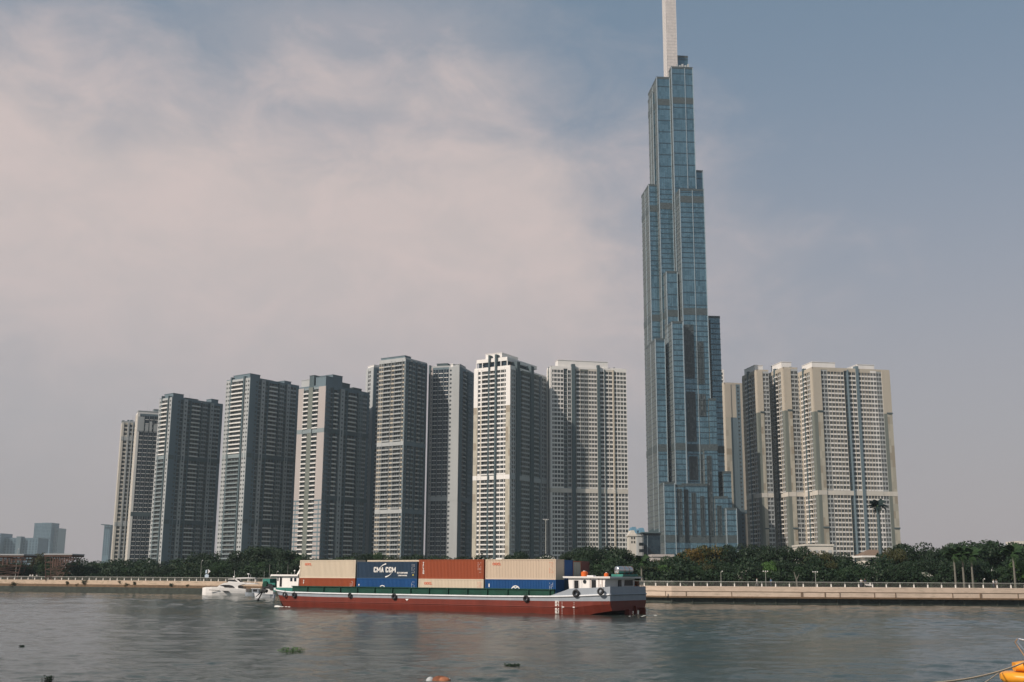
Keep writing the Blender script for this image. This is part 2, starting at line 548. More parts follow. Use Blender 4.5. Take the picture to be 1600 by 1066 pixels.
        for i in range(2):
            q = MB()
            oo = s.o + s.L*(s.wl*rr_.uniform(.15, .8)) + s.Rr*(s.wr*rr_.uniform(.1, .8))
            q.tube((oo.x, oo.y, s.top-.6), (oo.x, oo.y, s.top+rr_.uniform(4, 8)), .14, .08, M['lgrey'], 5)
            put('antenna', q)
        base = Vector((s.o.x, s.o.y, GROUND))
        for lst, name, mk in ((s.wins, 'window', lambda t: window_mesh(t[2], t[3], t[4])), (s.bals, 'balcony', lambda t: balcony_mesh(t[2], t[3]))):
            def size(t):
                p, d = t[0], t[1]
                if p.z < 30: return 0
                v = Vector((p.x, p.y, 0)).normalized()
                return abs(v.x*d[1]-v.y*d[0])*t[2]/(p-Vector((0, 0, 5))).length**1.0
            lst.sort(key=size, reverse=True)
            # keep the individually built ones spread through the equally large
            pool = lst[:most*3]; random.shuffle(pool)
            lst = pool + lst[most*3:]
            for t in lst[:most]:
                inst(name, mk(t), s.root, t[0]-base, math.atan2(t[1][1], t[1][0]))
            rest = lst[most:]
            if rest:
                mats, va, fa, ma, k = [], [], [], [], 0
                for t in rest:
                    me = mk(t)
                    if not hasattr(s, '_c'): s._c = {}
                    if me.name not in s._c:
                        co = np.empty(len(me.vertices)*3); me.vertices.foreach_get('co', co)
                        s._c[me.name] = (co.reshape(-1, 3), [tuple(p.vertices) for p in me.polygons], [p.material_index for p in me.polygons], list(me.materials))
                    co, fs, ms, mm = s._c[me.name]
                    a = math.atan2(t[1][1], t[1][0]); ca, sa = math.cos(a), math.sin(a)
                    q = t[0]-base
                    xx = co[:, 0]*ca - co[:, 1]*sa + q.x; yy = co[:, 0]*sa + co[:, 1]*ca + q.y; zz = co[:, 2]+q.z
                    va.append(np.stack([xx, yy, zz], 1))
                    idx = []
                    for m_ in mm:
                        if m_ not in mats: mats.append(m_)
                        idx.append(mats.index(m_))
                    fa += [tuple(i+k for i in f_) for f_ in fs]; ma += [idx[i] for i in ms]; k += len(co)
                me = bpy.data.meshes.new(name+'_rest')
                me.from_pydata(np.concatenate(va).tolist(), [], fa)
                for m_ in mats: me.materials.append(m_)
                me.polygons.foreach_set('material_index', ma); me.update()
                o = inst(name, me, s.root, (0, 0, 0)); o['kind'] = 'stuff'
        return s.root
random.seed(5)
W_, G_, D_ = M['white'], M['grey'], M['dgrey']

# ---- two slim towers furthest west
t = Tower((14,), 175, 202, 905, 68, 660, 'slim cream apartment tower, the furthest one at the low end of the skyline')
t.core(M['dgrey'])
t.face('R', [(1.3, 'P', {'m': M['cream']}), (2.6, 'W', {'m': M['beige'], 'sp': M['cream'], 'mm': M['cream']}), (1.1, 'P', {'m': M['lgrey']}), (2.2, 'W', {'m': M['beige'], 'sp': M['lgrey']}), (.6, 'P', {'m': M['lgrey']}), (2.2, 'W', {'sp': M['lgrey']}), (1.6, 'P', {'m': M['beige']})], M['lgrey'], mech=(12, 33))
t.face('L', [(1, 'P'), (2, 'V', {'m': M['cream']}), (1, 'P')], M['cream'])
t.finish(t.roof([(0.1, 0.9, 0.0, 0.12, 1.5, M['grey']), (0.2, .8, .8, .97, 3.5, M['dgrey'])], M['lgrey']))

t = Tower((15,), 199, 235, 880, 66, 646, 'narrow tower with navy glass front and white sill strips, second from the low end')
t.core(M['dgrey'])
t.face('R', [(1.2, 'P', {'m': M['white']}), (2.6, 'N'), (2.6, 'N'), (2.6, 'N'), (2.6, 'N'), (.6, 'P', {'m': M['dgrey']})], M['slate'], glass=M['win_blue'], mech=(14,), band=M['dgrey'])
t.face('L', [(1, 'P'), (2, 'V', {'m': M['cream']}), (1, 'P')], M['cream'])
rr = t.roof([(0.1, .95, .02, .98, 2.2, M['lgrey']), (0.3, .8, .72, .98, 4.5, M['grey'])], M['white'])
for z0, z1, a0, a1, m_ in ((-14, -2.5, .02, .30, M['lgrey']), (-14, -6, .55, .66, M['lgrey']), (-14, -8.5, .36, .50, M['lgrey']), (-14, -8.5, .74, .9, M['lgrey'])):
    t.wall.fbox(t.o, t.Rr, t.nR, t.wr*a0, t.wr*a1, -0.5, 0.5, t.top+z0, t.top+z1, m_)
t.finish(rr)

def grey_tower(pl, pc, pr, Y, al, yt, label, lower=29, style=0, roofs=None, slabs=True):
    t = Tower(pl, pc, pr, Y, al, yt, label)
    t.core(M['dgrey'])
    hi = t.nf
    mech = (lower, lower-15) if style != 2 else (int(hi*0.5),)
    lg = M['lgrey']
    if style == 0:
        t.face('L', [(1.7, 'V', {'m': lg}), (.5, 'D', {'out': 1.0, 'up': 1.5}), (4.3, 'B', {'m': lg, 'off': .2, 'lo': (lower, M['grey'])}), (.5, 'D', {'out': .6, 'up': 2.2}), (1.7, 'V', {'m': lg}), ], lg, mech=mech[:1], band=M['grey'])  # lower balcony slabs coloured grey to stand for their shade
    elif style == 1:
        pk = M['pink']
        t.face('L', [(1.7, 'P', {'m': pk}), (1.1, 'B', {'m': M['grey']}), (1.1, 'C', {'m': M['grey']}), (1.1, 'B', {'m': M['grey']}), (1.7, 'P', {'m': pk})][::1], pk, mech=mech[:1], band=M['grey'])
    t.face('R', [(1.3, 'P', {'m': M['slate']}), (.9, 'V', {'m': M['slate']}), (.9, 'S', {'m': M['lgrey']}), (.9, 'V', {'m': M['lgrey']}), (.9, 'S', {'m': G_}), (2.2, 'B', {'m': M['slate'], 'off': .3}), (.8, 'S', {'m': M['lgrey']}), (1.2, 'W', {'m': G_, 'sp': M['lgrey']}), (.8, 'S', {'m': G_}), (.8, 'V', {'m': M['lgrey']}), (1.6, 'W', {'m': M['slate'], 'sp': M['lgrey'], 'off': .3}), (.7, 'P', {'m': M['slate']})],
           M['slate'], mech=mech, band=M['dgrey'], slab=M['white'])
    t.finish(t.roof(roofs or [(.1, .8, .04, .24, 3.5, M['slate']), (.2, .9, .3, .55, 1.6, M['dgrey']), (.3, .7, .84, .98, 4.0, M['slate'])], M['slate'], para=0.6))
    return t
grey_tower(232, 252, 334, 850, 39, 621, 'grey tower with one sunlit balcony edge, right behind the navy fronted narrow tower', lower=27)
grey_tower(338, 376, 455, 830, 37, 590, 'tall grey tower with bright balcony stripes between two dark fins and a blank shaded corner', lower=27)
t = Tower(455.5, 499, 569, 815, 35, 603, 'grey tower with two plain pink wall panels either side of an olive strip', base_y=868)
t.core(M['dgrey'])
def pinkface(t, mech):
    pk = M['pink']
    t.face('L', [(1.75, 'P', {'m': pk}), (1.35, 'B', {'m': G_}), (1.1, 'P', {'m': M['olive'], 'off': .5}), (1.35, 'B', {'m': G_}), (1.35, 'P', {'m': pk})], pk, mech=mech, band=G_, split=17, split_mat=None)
pinkface(t, (32,))
for k in range(17):                                        # lower storeys: grey bands across the pink panels
    z = t.z0 + k*t.fh
    for a0, a1 in ((0, .254), (.80, 1.0)):
        t.wall.fbox(t.o, t.L, t.nL, t.wl*a0+.02, t.wl*a1-.02, 0.1, 0.42, z+2.2, z+3.2, M['slate'])
        t.wall.fbox(t.o, t.L, t.nL, t.wl*(a0+a1)/2-0.6+(0.9 if a0 else -0.9), t.wl*(a0+a1)/2+0.6+(0.9 if a0 else -0.9), 0.1, 0.41, z, z+2.2, M['grey'])
t.face('R', [(1.3, 'V', {'m': M['slate']}), (.9, 'S', {'m': M['lgrey']}), (1.2, 'B', {'m': M['slate']}), (.9, 'S', {'m': G_}), (1.1, 'V', {'m': M['lgrey']}), (.9, 'S', {'m': G_}), (2.4, 'B', {'m': M['slate'], 'off': .3}), (.9, 'S', {'m': M['lgrey']}), (1.3, 'V', {'m': G_}), (1.2, 'W', {'m': M['slate'], 'sp': M['lgrey']}), (.6, 'P', {'m': M['slate']})], M['slate'], mech=(32, 17), band=M['dgrey'], slab=M['white'])
rr = t.roof([(.05, .42, .02, .2, 7.5, M['slate']), (.45, .62, .0, .25, 9.0, M['dgrey']), (.64, .95, .02, .25, 6.5, M['lgrey']), (.1, .6, .2, .42, 10, M['slate']), (.2, .8, .46, .66, 6.0, M['dgrey']), (.2, .8, .74, .94, 4.0, M['dgrey'])], M['slate'])
t.finish(rr)

# ---- pale tower peeping out behind
t = Tower(563, 575, 600, 868, 55, 575, 'pale tower mostly hidden, peeping out behind the cream banded one')
t.core(M['slate'])
t.face('L', [(1.2, 'P', {'m': M['lgrey']}), (1.4, 'W', {'m': M['lgrey'], 'sp': M['lgrey']}), (1, 'P', {'m': M['lgrey']})], M['lgrey'], mech=(30,))
t.face('R', [(1.0, 'P', {'m': M['slate']}), (2.0, 'B', {'m': M['slate']}), (2, 'W', {'m': M['slate'], 'sp': M['lgrey']})], M['slate'], mech=(30,))
t.finish(t.roof([(.1, .9, .05, .5, 2.5, M['white'])], M['lgrey']))

# ---- cream banded tower
t = Tower(583.5, 626, 661, 800, 33, 561, 'grey tower wrapped in thin cream floor bands with a planted roof terrace')
t.core(M['slate'])
cb = {'m': M['lgrey'], 'sp': M['beige']}
t.face('L', [(.9, 'W', cb), (2.4, 'B', {'m': M['lgrey'], 'slab': M['lgrey']}), (1.1, 'W', cb), (2.4, 'B', {'m': M['lgrey'], 'slab': M['lgrey']}), (1.5, 'W', cb)], M['lgrey'], mech=(14, 29), slab=M['cream'], band=M['lgrey'])
t.face('R', [(1.4, 'V', {'m': M['slate']}), (1.0, 'B', {'m': M['slate']}), (.8, 'S', {'m': G_}), (1.4, 'W', {'m': M['slate'], 'sp': G_}), (.8, 'S', {'m': G_}), (1.6, 'B', {'m': M['slate']}), (.8, 'S', {'m': G_}), (1.4, 'W', {'m': M['slate'], 'sp': G_}), (.8, 'P', {'m': M['dgrey']})], M['slate'], mech=(14, 29), slab=M['lgrey'], band=M['slate'])
rr = t.roof([(.05, .95, .02, .3, 2.6, M['slate']), (.3, .8, .3, .6, 1.6, M['dgrey']), (.2, .9, .62, .8, 1.4, M['slate'])], M['lgrey'])
q = MB(); random.seed(3)
for i in range(9):
    oo = t.o + t.L*(t.wl*random.uniform(.55, .95)) + t.Rr*random.uniform(2, 9)
    q.ball((oo.x, oo.y, t.top+3.6), random.uniform(.7, 1.3), M['olive'], n=6, k=4)
t.finish(rr)

# ---- navy fronted tower half in shade
t = Tower(664.5, 714, 737, 822, 16, 573, 'tower with a dark gridded front and a tall blank grey wall at its edge')
t.core(M['dgrey'])
t.face('L', [(1.0, 'P', {'m': M['lgrey'], 'off': .6}), (1.9, 'P', {'m': M['lgrey'], 'off': .5}), (1.5, 'V', {'m': M['lgrey']}), (2.2, 'N'), (2.2, 'N'), (2.2, 'N'), (1.0, 'V', {'m': M['pink']}), (.6, 'D', {'up': 2.0, 'out': .8})], M['slate'], mech=(17,), band=M['lgrey'], glass=M['win_blue'])
t.face('R', [(1.2, 'P', {'m': M['slate']}), (1.4, 'B', {'m': M['slate']}), (1.0, 'S', {'m': G_}), (1.4, 'V', {'m': M['slate']}), (1, 'P')], M['slate'], slab=M['lgrey'], mech=(17,))
t.finish(t.roof([(.45, .8, .1, .6, 3.4, M['dgrey']), (.05, .2, .1, .5, 2.5, M['lgrey']), (.22, .3, .0, .3, 2.2, M['white'])], M['lgrey']))

# ---- white corner tower with penthouse
t = Tower(737.5, 796, 853, 785, 31, 573, 'white corner tower with beige lower piers and a glazed penthouse on top')
t.core(M['slate'])
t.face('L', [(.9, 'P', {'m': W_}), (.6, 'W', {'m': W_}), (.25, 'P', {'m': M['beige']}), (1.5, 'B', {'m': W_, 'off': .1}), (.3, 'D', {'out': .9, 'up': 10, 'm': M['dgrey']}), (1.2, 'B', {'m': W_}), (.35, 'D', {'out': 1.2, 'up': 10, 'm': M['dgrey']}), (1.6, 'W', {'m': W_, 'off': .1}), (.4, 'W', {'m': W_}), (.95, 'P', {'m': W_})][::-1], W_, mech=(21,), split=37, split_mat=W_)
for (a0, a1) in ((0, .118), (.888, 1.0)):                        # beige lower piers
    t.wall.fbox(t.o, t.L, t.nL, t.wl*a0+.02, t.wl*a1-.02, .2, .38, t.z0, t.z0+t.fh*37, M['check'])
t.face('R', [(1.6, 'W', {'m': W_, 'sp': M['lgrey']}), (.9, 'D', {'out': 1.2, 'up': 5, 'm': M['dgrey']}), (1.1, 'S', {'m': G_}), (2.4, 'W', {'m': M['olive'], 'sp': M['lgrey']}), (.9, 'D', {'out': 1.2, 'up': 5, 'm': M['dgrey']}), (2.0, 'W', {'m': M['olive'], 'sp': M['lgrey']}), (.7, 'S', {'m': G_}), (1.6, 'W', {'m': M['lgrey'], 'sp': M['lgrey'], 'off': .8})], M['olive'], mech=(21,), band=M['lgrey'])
rr = t.roof([(.15, .9, .03, .8, 4.6, M['win_blue']), (.10, .95, .01, .86, 0.4, W_), (.10, .95, .01, .84, 6.2, None), (.3, .75, .06, .5, 11.5, W_)], W_)
q = MB(); oo = t.o + t.L*(t.wl*.1) + t.Rr*(t.wr*.01)
rr[2] = q; q.fbox(oo, t.L, t.Rr, 0, t.wl*.85, 0, t.wr*.83, t.top+4.95, t.top+7.6, W_)
for k in range(6):
    for (a, b) in ((k/5*.85, 0.0), ):
        q.fbox(oo + t.L*(t.wl*a), t.L, t.Rr, -.3, .3, -.2, .4, t.top-.3, t.top+4.95, W_)
t.finish(rr)

# ---- broad gridded tower
t = Tower(855, 861, 983, 823, 78, 574, 'broad cream tower with a full grid of square windows, nearest the glass skyscraper')
t.core(M['dgrey'])
cr = M['cream']
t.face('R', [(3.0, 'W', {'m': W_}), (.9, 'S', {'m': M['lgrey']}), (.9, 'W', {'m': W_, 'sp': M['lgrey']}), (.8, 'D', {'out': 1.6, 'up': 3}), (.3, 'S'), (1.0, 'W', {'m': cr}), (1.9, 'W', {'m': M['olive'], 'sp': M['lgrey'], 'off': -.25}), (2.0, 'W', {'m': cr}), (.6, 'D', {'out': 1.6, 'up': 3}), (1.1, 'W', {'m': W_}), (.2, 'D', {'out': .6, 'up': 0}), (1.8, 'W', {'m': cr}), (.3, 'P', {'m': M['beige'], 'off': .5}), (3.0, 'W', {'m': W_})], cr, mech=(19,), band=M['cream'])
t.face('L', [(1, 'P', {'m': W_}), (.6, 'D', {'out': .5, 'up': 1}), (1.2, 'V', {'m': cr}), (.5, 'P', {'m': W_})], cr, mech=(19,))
t.finish(t.roof([(.1, .8, .1, .76, 6.0, W_), (.2, .6, .8, .95, 1.6, W_)], W_))

# ---- towers beyond the skyscraper
t = Tower((20,), 1126, 1141, 935, 80, 579, 'slender white gridded tower half hidden by the edge of the glass skyscraper')
t.core(M['dgrey'])
t.face('R', [(.6, 'P', {'m': W_}), (3, 'W', {'m': W_}), (.4, 'P', {'m': W_})], W_, mech=(19,))
t.finish(t.roof([(.2, .8, .2, .7, 3, W_)], W_))
t = Tower((30,), 1141, 1172, 915, 80, 600, 'tower with a checkered pier and a dark recessed flank beside the glass skyscraper')
t.core(M['dgrey'])
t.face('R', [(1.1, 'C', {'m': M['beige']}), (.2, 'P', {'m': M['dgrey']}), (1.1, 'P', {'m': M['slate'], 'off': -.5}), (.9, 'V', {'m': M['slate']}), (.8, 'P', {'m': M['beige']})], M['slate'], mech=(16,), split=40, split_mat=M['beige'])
t.face('L', [(1, 'P', {'m': M['beige']}), (2, 'V', {'m': M['beige']}), (1, 'P', {'m': M['beige']})], M['beige'])
t.finish(t.roof([(.2, .8, .3, .6, 2, M['dgrey'])], M['beige']))
bg_ = M['beige']
def beige_tower(pl, pc, pr, Y, yt, label, front, split, roofs, side):
    t = Tower(pl, pc, pr, Y, 80, yt, label)
    t.core(M['dgrey'])
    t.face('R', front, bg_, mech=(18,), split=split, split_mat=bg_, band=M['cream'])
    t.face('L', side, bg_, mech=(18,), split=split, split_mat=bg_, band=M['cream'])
    # ledge where the checkered lower piers begin
    for side_, d, n, Lg in (('L', t.L, t.nL, t.wl), ('R', t.Rr, t.nR, t.wr)):
        ws = [b for b in (side if side_ == 'L' else front)]
        tot = sum(b[0] for b in ws); a = 0
        for bw, kind, *o_ in ws:
            wd = bw/tot*Lg
            if kind == 'C':
                for kk in (split, 11):
                    t.wall.fbox(t.o, d, n, a-.3, a+wd+.3, -.3, .75, t.z0+t.fh*kk, t.z0+t.fh*kk+.9, M['dgrey'])
            a += wd
    t.finish(t.roof(roofs, bg_))
    return t
sideb = [(1.1, 'P', {'m': M['olive']}), (1.5, 'W', {'m': bg_, 'sp': M['lgrey']}), (1.2, 'B', {'m': bg_}), (.6, 'D', {'up': 2.5, 'out': .6}), (1.5, 'W', {'m': bg_}), (1.2, 'V', {'m': bg_})]
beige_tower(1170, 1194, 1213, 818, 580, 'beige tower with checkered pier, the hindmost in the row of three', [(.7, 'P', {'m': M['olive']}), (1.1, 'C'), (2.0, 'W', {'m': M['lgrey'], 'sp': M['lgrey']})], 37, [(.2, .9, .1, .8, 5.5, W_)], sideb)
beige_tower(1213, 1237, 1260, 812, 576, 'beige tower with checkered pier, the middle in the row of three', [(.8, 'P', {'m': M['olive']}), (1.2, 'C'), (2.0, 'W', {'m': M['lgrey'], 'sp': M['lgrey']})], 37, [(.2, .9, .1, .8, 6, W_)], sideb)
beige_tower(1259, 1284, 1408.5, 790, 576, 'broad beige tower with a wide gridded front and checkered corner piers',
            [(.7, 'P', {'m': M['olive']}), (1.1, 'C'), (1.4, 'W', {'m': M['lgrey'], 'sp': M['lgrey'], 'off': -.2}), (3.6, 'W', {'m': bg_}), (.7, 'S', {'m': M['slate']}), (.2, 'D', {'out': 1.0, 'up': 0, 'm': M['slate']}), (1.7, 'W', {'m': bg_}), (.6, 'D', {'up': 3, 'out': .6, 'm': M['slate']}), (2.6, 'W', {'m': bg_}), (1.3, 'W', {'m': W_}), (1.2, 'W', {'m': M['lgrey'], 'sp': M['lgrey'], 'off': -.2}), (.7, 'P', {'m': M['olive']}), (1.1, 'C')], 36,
            [(.15, .8, .03, .33, 5.6, W_), (.15, .8, .62, .84, 5.0, W_)], sideb)

# ------------------------------------------------------------------ the skyscraper
def curtain_mat(name, c0, c1, rough=0.16, metal=0.55):
    m, nt, b = new_mat(name)
    g = N(nt, 'ShaderNodeNewGeometry')
    s = N(nt, 'ShaderNodeVectorMath', operation='DIVIDE')
    nt.links.new(g.outputs['Position'], s.inputs[0]); s.inputs[1].default_value = (1.55, 3.1, 3.9)
    fl = N(nt, 'ShaderNodeVectorMath', operation='FLOOR'); nt.links.new(s.outputs[0], fl.inputs[0])
    wn = N(nt, 'ShaderNodeTexWhiteNoise'); nt.links.new(fl.outputs[0], wn.inputs['Vector'])
    no = N(nt, 'ShaderNodeTexNoise', i_Scale=0.05, i_Detail=3.0)
    nt.links.new(g.outputs['Position'], no.inputs['Vector'])
    ad = N(nt, 'ShaderNodeMath', operation='MULTIPLY_ADD'); nt.links.new(wn.outputs['Value'], ad.inputs[0]); ad.inputs[1].default_value = 0.55
    nt.links.new(no.outputs['Fac'], ad.inputs[2])
    rp = N(nt, 'ShaderNodeValToRGB'); nt.links.new(ad.outputs[0], rp.inputs['Fac'])
    rp.color_ramp.elements[0].position = 0.35; rp.color_ramp.elements[1].position = 1.1
    rp.color_ramp.elements[0].color = c4(c0); rp.color_ramp.elements[1].color = c4(c1)
    nt.links.new(rp.outputs['Color'], b.inputs['Base Color'])
    b.inputs['Roughness'].default_value = rough; b.inputs['Metallic'].default_value = metal
    return m
M['cw'] = curtain_mat('curtain_wall_glass', (0.064, 0.138, 0.180), (0.135, 0.248, 0.308))
M['cw_lines'] = simple('dark_spandrel', (0.03, 0.055, 0.075), 0.35, var=0.1)
M['cw_fin'] = simple('pale_metal_fin', (0.36, 0.43, 0.46), 0.3, metal=0.3, var=0.05)
M['cw_mech'] = simple('louvred_mechanical_floor', (0.058, 0.075, 0.080), 0.6, var=0.2, scale=0.8)
M['cw_side'] = simple('bronze_side_mullion', (0.15, 0.15, 0.14), 0.5, var=0.1)  # brown-grey stands in for cloud reflected by the side glass
M['cw_balc'] = glass_mat('recessed_loggia', (0.020, 0.032, 0.036), (0.085, 0.10, 0.105), rough=0.4, cell=(1.4, 2.0, 1.95))
M['spire'] = simple('white_spire_lattice', (0.60, 0.56, 0.53), 0.6, var=0.15, scale=0.5)
ks = R(5)
FX, BX = Vector((math.cos(ks), math.sin(ks))), Vector((-math.sin(ks), math.cos(ks)))
base_s = P(1080, 868, 765)
ss = empty('skyscraper', (base_s.x, 765, GROUND))
tag(ss, 'blue glass skyscraper of bundled stepped tubes carrying a white spire', 'skyscraper')
inv_s = Matrix.Translation((-base_s.x, -765, -GROUND))
MECH = [P(1070, y, 757*1.045).z for y in (147, 312, 487, 700, 843)]
SK = 1.045
def tube_block(px0, px1, yt, Y, depth, pitch=3.9, balc=(), top_h=0.0, fins=(0.0, 1.0), mull=(), zlow=GROUND-1, cap='fin'):
    back = Y > 752; Y = Y*SK; depth = depth*SK
    a = P(px0, yt, Y)
    o = Vector((a.x, Y)); zt = a.z
    wd = solve_len(o, FX, px1, zt, 0.5, 90)
    g = MB(); g.fbox(o, FX, BX, 0, wd, 0, depth, zlow, zt, M['cw'])
    b = g.build('glass_block', ss, inv_s)
    l = MB(); nf = -BX
    z = GROUND + 9.0; i = 0
    while z < zt-1.0:
        tall = z > MECH[1]+12 or (MECH[2]+2 < z < MECH[2]+30 and back)
        step = pitch*(2.4 if tall else 1.0)
        h = 0.7
        if not any(abs(z-m) < 3.6 for m in MECH):
            l.fbox(o, FX, BX, -0.12, wd+0.12, -0.12, depth+0.12, z, z+h, M['cw_lines'])
        z += step; i += 1
    l.fbox(o, FX, BX, -0.2, wd+0.2, -0.2, depth+0.2, zt-0.5, zt+1.2, M['cw_mech'] if cap == 'fin' else M['cw_lines'])
    # slender glazing bars on front and west side
    k = max(2, int(wd/1.55))
    for j in range(1, k):
        l.fbox(o, FX, BX, wd*j/k-.06, wd*j/k+.06, -0.07, 0.0, zlow, zt-.5, M['cw_lines'])
    k = max(2, int(depth/1.6))
    for j in range(1, k):
        l.fbox(o, FX, BX, -0.16, 0.0, depth*j/k-.16, depth*j/k+.16, zlow, zt-.5, M['cw_side'])
    l.build('floor_line', b)
    f_ = MB()
    for q in fins:
        f_.fbox(o, FX, BX, wd*q-.25, wd*q+.25, -0.4, 0.25, zlow, zt+.6, M['cw_fin'])
    for q in mull:
        f_.fbox(o, FX, BX, wd*q-.2, wd*q+.2, -0.4, -.02, zlow, zt, M['cw_fin'])
    f_.fbox(o, FX, BX, -0.3, -0.02, depth*.5-.3, depth*.5+.3, zlow, zt, M['cw_fin'])
    f_.build('corner_fin', b)
    mm = MB()
    for m_ in MECH:
        if m_+3 < zt:
            mm.fbox(o, FX, BX, -0.18, wd+0.18, -0.18, depth+0.18, m_-2.6, m_+2.6, M['cw_mech'])
    if mm.f: mm.build('mechanical_band', b)
    for a0, a1, y0, y1 in balc:
        z1, z0 = P(px0, y0, Y).z, P(px0, y1, Y).z
        q = MB()
        q.fbox(o, FX, BX, wd*a0, wd*a1, -0.13, 0.3, z0, z1, M['cw_balc'])
        zz = z0
        while zz < z1-1:
            q.fbox(o, FX, BX, wd*a0, wd*a1, -0.5, -0.14, zz, zz+.22, M['cw_mech'])
            zz += 3.9
        n_ = max(2, int(wd*(a1-a0)/1.8))
        for j in range(n_+1):
            s_ = wd*(a0+(a1-a0)*j/n_)
            q.fbox(o, FX, BX, s_-.12, s_+.12, -0.45, -0.135, z0, z1, M['cw_mech'])
        q.build('loggia_column', b)
    return o, wd, zt
tube_block(1049, 1082, 106, 768, 30, mull=(.62,))
tube_block(1057, 1074.5, 89, 781, 14, fins=())
tube_block(1026, 1046, 122, 771, 30)
tube_block(1019.5, 1026, 146, 780, 16, fins=(0,))
tube_block(1078, 1098, 268, 772, 28, fins=(1,))
tube_block(1013.5, 1030, 290, 777, 26)
tube_block(1061.8, 1099.5, 297, 756, 46, mull=(.52,), balc=[(.02, .40, 507, 590), (.5, .78, 533, 600), (.05, .4, 612, 690), (.5, .8, 615, 650), (.1, .42, 713, 750), (.5, .75, 710, 840), (.1, .35, 762, 838)])
tube_block(1041, 1058, 426, 762, 30)
tube_block(1106, 1124.5, 496, 765, 34, fins=(0,), balc=[(0, .16, 500, 836)])
tube_block(1049.7, 1066.6, 504.5, 749.5, 34)
tube_block(1023.7, 1038.6, 531, 757.5, 30)
tube_block(1108, 1118.5, 625, 755, 30, fins=())
tube_block(1101, 1120.5, 703, 751, 30, fins=(), balc=[(.15, .5, 712, 838)])
tube_block(1066, 1105, 758, 748.5, 30, fins=(), balc=[(.05, .22, 765, 838), (.36, .52, 770, 838), (.7, .86, 775, 838)])
tube_block(1037, 1054, 756, 743.5, 30, balc=[])
tube_block(1054.4, 1068, 760, 745.5, 30, fins=(), balc=[(.25, .75, 764, 838)])
tube_block(1130.5, 1142, 739, 752, 30, fins=())
tube_block(1118, 1137, 778, 748, 26, fins=(), balc=[(.1, .45, 790, 838)])
tube_block(1134.3, 1150.5, 796, 744.5, 26)
# spire: clad shaft with open lattice face
a = P(1041.5, 60, 776*SK); b2 = P(1057.5, 60, 776*SK)
o = Vector((a.x, 776*SK)); wd = b2.x-a.x
zb = P(1040, 124, 776*SK).z - 4
q = MB()
q.fbox(o, FX, BX, 0, wd, 0, 12.5, zb, 466, M['spire'])
sp = q.build('spire', ss, inv_s)
q = MB(); z = zb
while z < 465:
    q.fbox(o, FX, BX, -.12, wd+.12, -.12, 12.6, z, z+.18, M['lgrey'])
    z += 2.6
for j in range(8):
    q.fbox(o, FX, BX, wd*j/7-.12, wd*j/7+.12, -.18, -.12, zb, 466, M['spire'])
q.build('lattice', sp)
q = MB()
a = P(1057, 104, 770*SK)
for j in range(5):
    q.fbox(Vector((a.x+2.2*j, 771*SK)), FX, BX, 0, 1.3, 0, 1.5, P(1060, 107, 771*SK).z, P(1060, 100+(j % 2)*2, 771*SK).z, M['lgrey'])
q.build('roof_equipment', ss, inv_s)

# ------------------------------------------------------------------ small and far buildings
def plain_block(px0, px1, yt, Y, depth, rot=0.0):
    a = P(px0, yt, Y); o = Vector((a.x, Y)); d = Vector((math.cos(rot), math.sin(rot))); n = Vector((-math.sin(rot), math.cos(rot)))
    return o, d, n, solve_len(o, d, px1, a.z, .5, 400), a.z
def window_grid(mb, o, d, n, wd, z0, z1, mat, px=3.4, pz=3.4, ww=1.8, wh=1.7):
    k = max(1, int(wd/px)); f_ = int((z1-z0)/pz)
    for i in range(k):
        for j in range(f_):
            s_ = wd*(i+.5)/k; z = z0+j*pz+1.1
            mb.fbox(o, d, n, s_-ww/2, s_+ww/2, -0.06, .05, z, z+wh, mat)
M['bluehaze'] = simple('grey_blue_cladding', (0.11, 0.17, 0.21), 0.5, var=0.12, scale=0.05)  # bluish distance haze is put into the base colour
def small_building(name, label, cat, spec, windows=True, group=None):
    rt = None
    for i, (px0, px1, yt, Y, dep, m_, wm) in enumerate(spec):
        o, d, n, wd, zt = plain_block(px0, px1, yt, Y, dep)
        if rt is None:
            rt = empty(name, (o.x, o.y, GROUND)); tag(rt, label, cat, group); base = Matrix.Translation((-o.x, -o.y, -GROUND))
        q = MB(); q.fbox(o, d, n, 0, wd, 0, dep, GROUND-1, zt, m_); q.fbox(o, d, n, -.4, wd+.4, -.4, dep+.4, zt, zt+1.0, m_)
        q.build('wall', rt, base)
        if windows and wm:
            q = MB(); window_grid(q, o, d, n, wd, max(GROUND, zt-60), zt-1.5, wm, px=max(3.4, wd/12), pz=3.6, ww=max(3.4, wd/12)*.6)
            w_ = q.build('window', rt, base); w_['kind'] = 'stuff'
    return rt
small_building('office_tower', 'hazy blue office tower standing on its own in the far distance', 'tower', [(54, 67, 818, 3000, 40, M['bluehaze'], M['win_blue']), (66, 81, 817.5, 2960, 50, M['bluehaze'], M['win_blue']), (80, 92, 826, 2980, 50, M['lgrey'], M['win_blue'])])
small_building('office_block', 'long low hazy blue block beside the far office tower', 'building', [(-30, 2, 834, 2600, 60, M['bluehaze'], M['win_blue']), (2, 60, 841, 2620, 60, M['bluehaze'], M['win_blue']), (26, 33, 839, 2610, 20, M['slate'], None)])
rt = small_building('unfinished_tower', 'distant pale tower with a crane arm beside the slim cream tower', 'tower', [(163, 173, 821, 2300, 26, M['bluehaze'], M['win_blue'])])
q = MB(); a = P(158, 819.6, 2295); b2 = P(172, 820.6, 2295)
q.tube((a.x-rt.location.x, -5, a.z-GROUND), (b2.x-rt.location.x, -5, b2.z-GROUND), 1.0, 1.0, M['dgrey'])
q.tube((b2.x-3-rt.location.x, -5, b2.z-GROUND-8), (b2.x-3-rt.location.x, -5, b2.z-GROUND+1), .8, .8, M['dgrey'])
q.build('crane', rt)
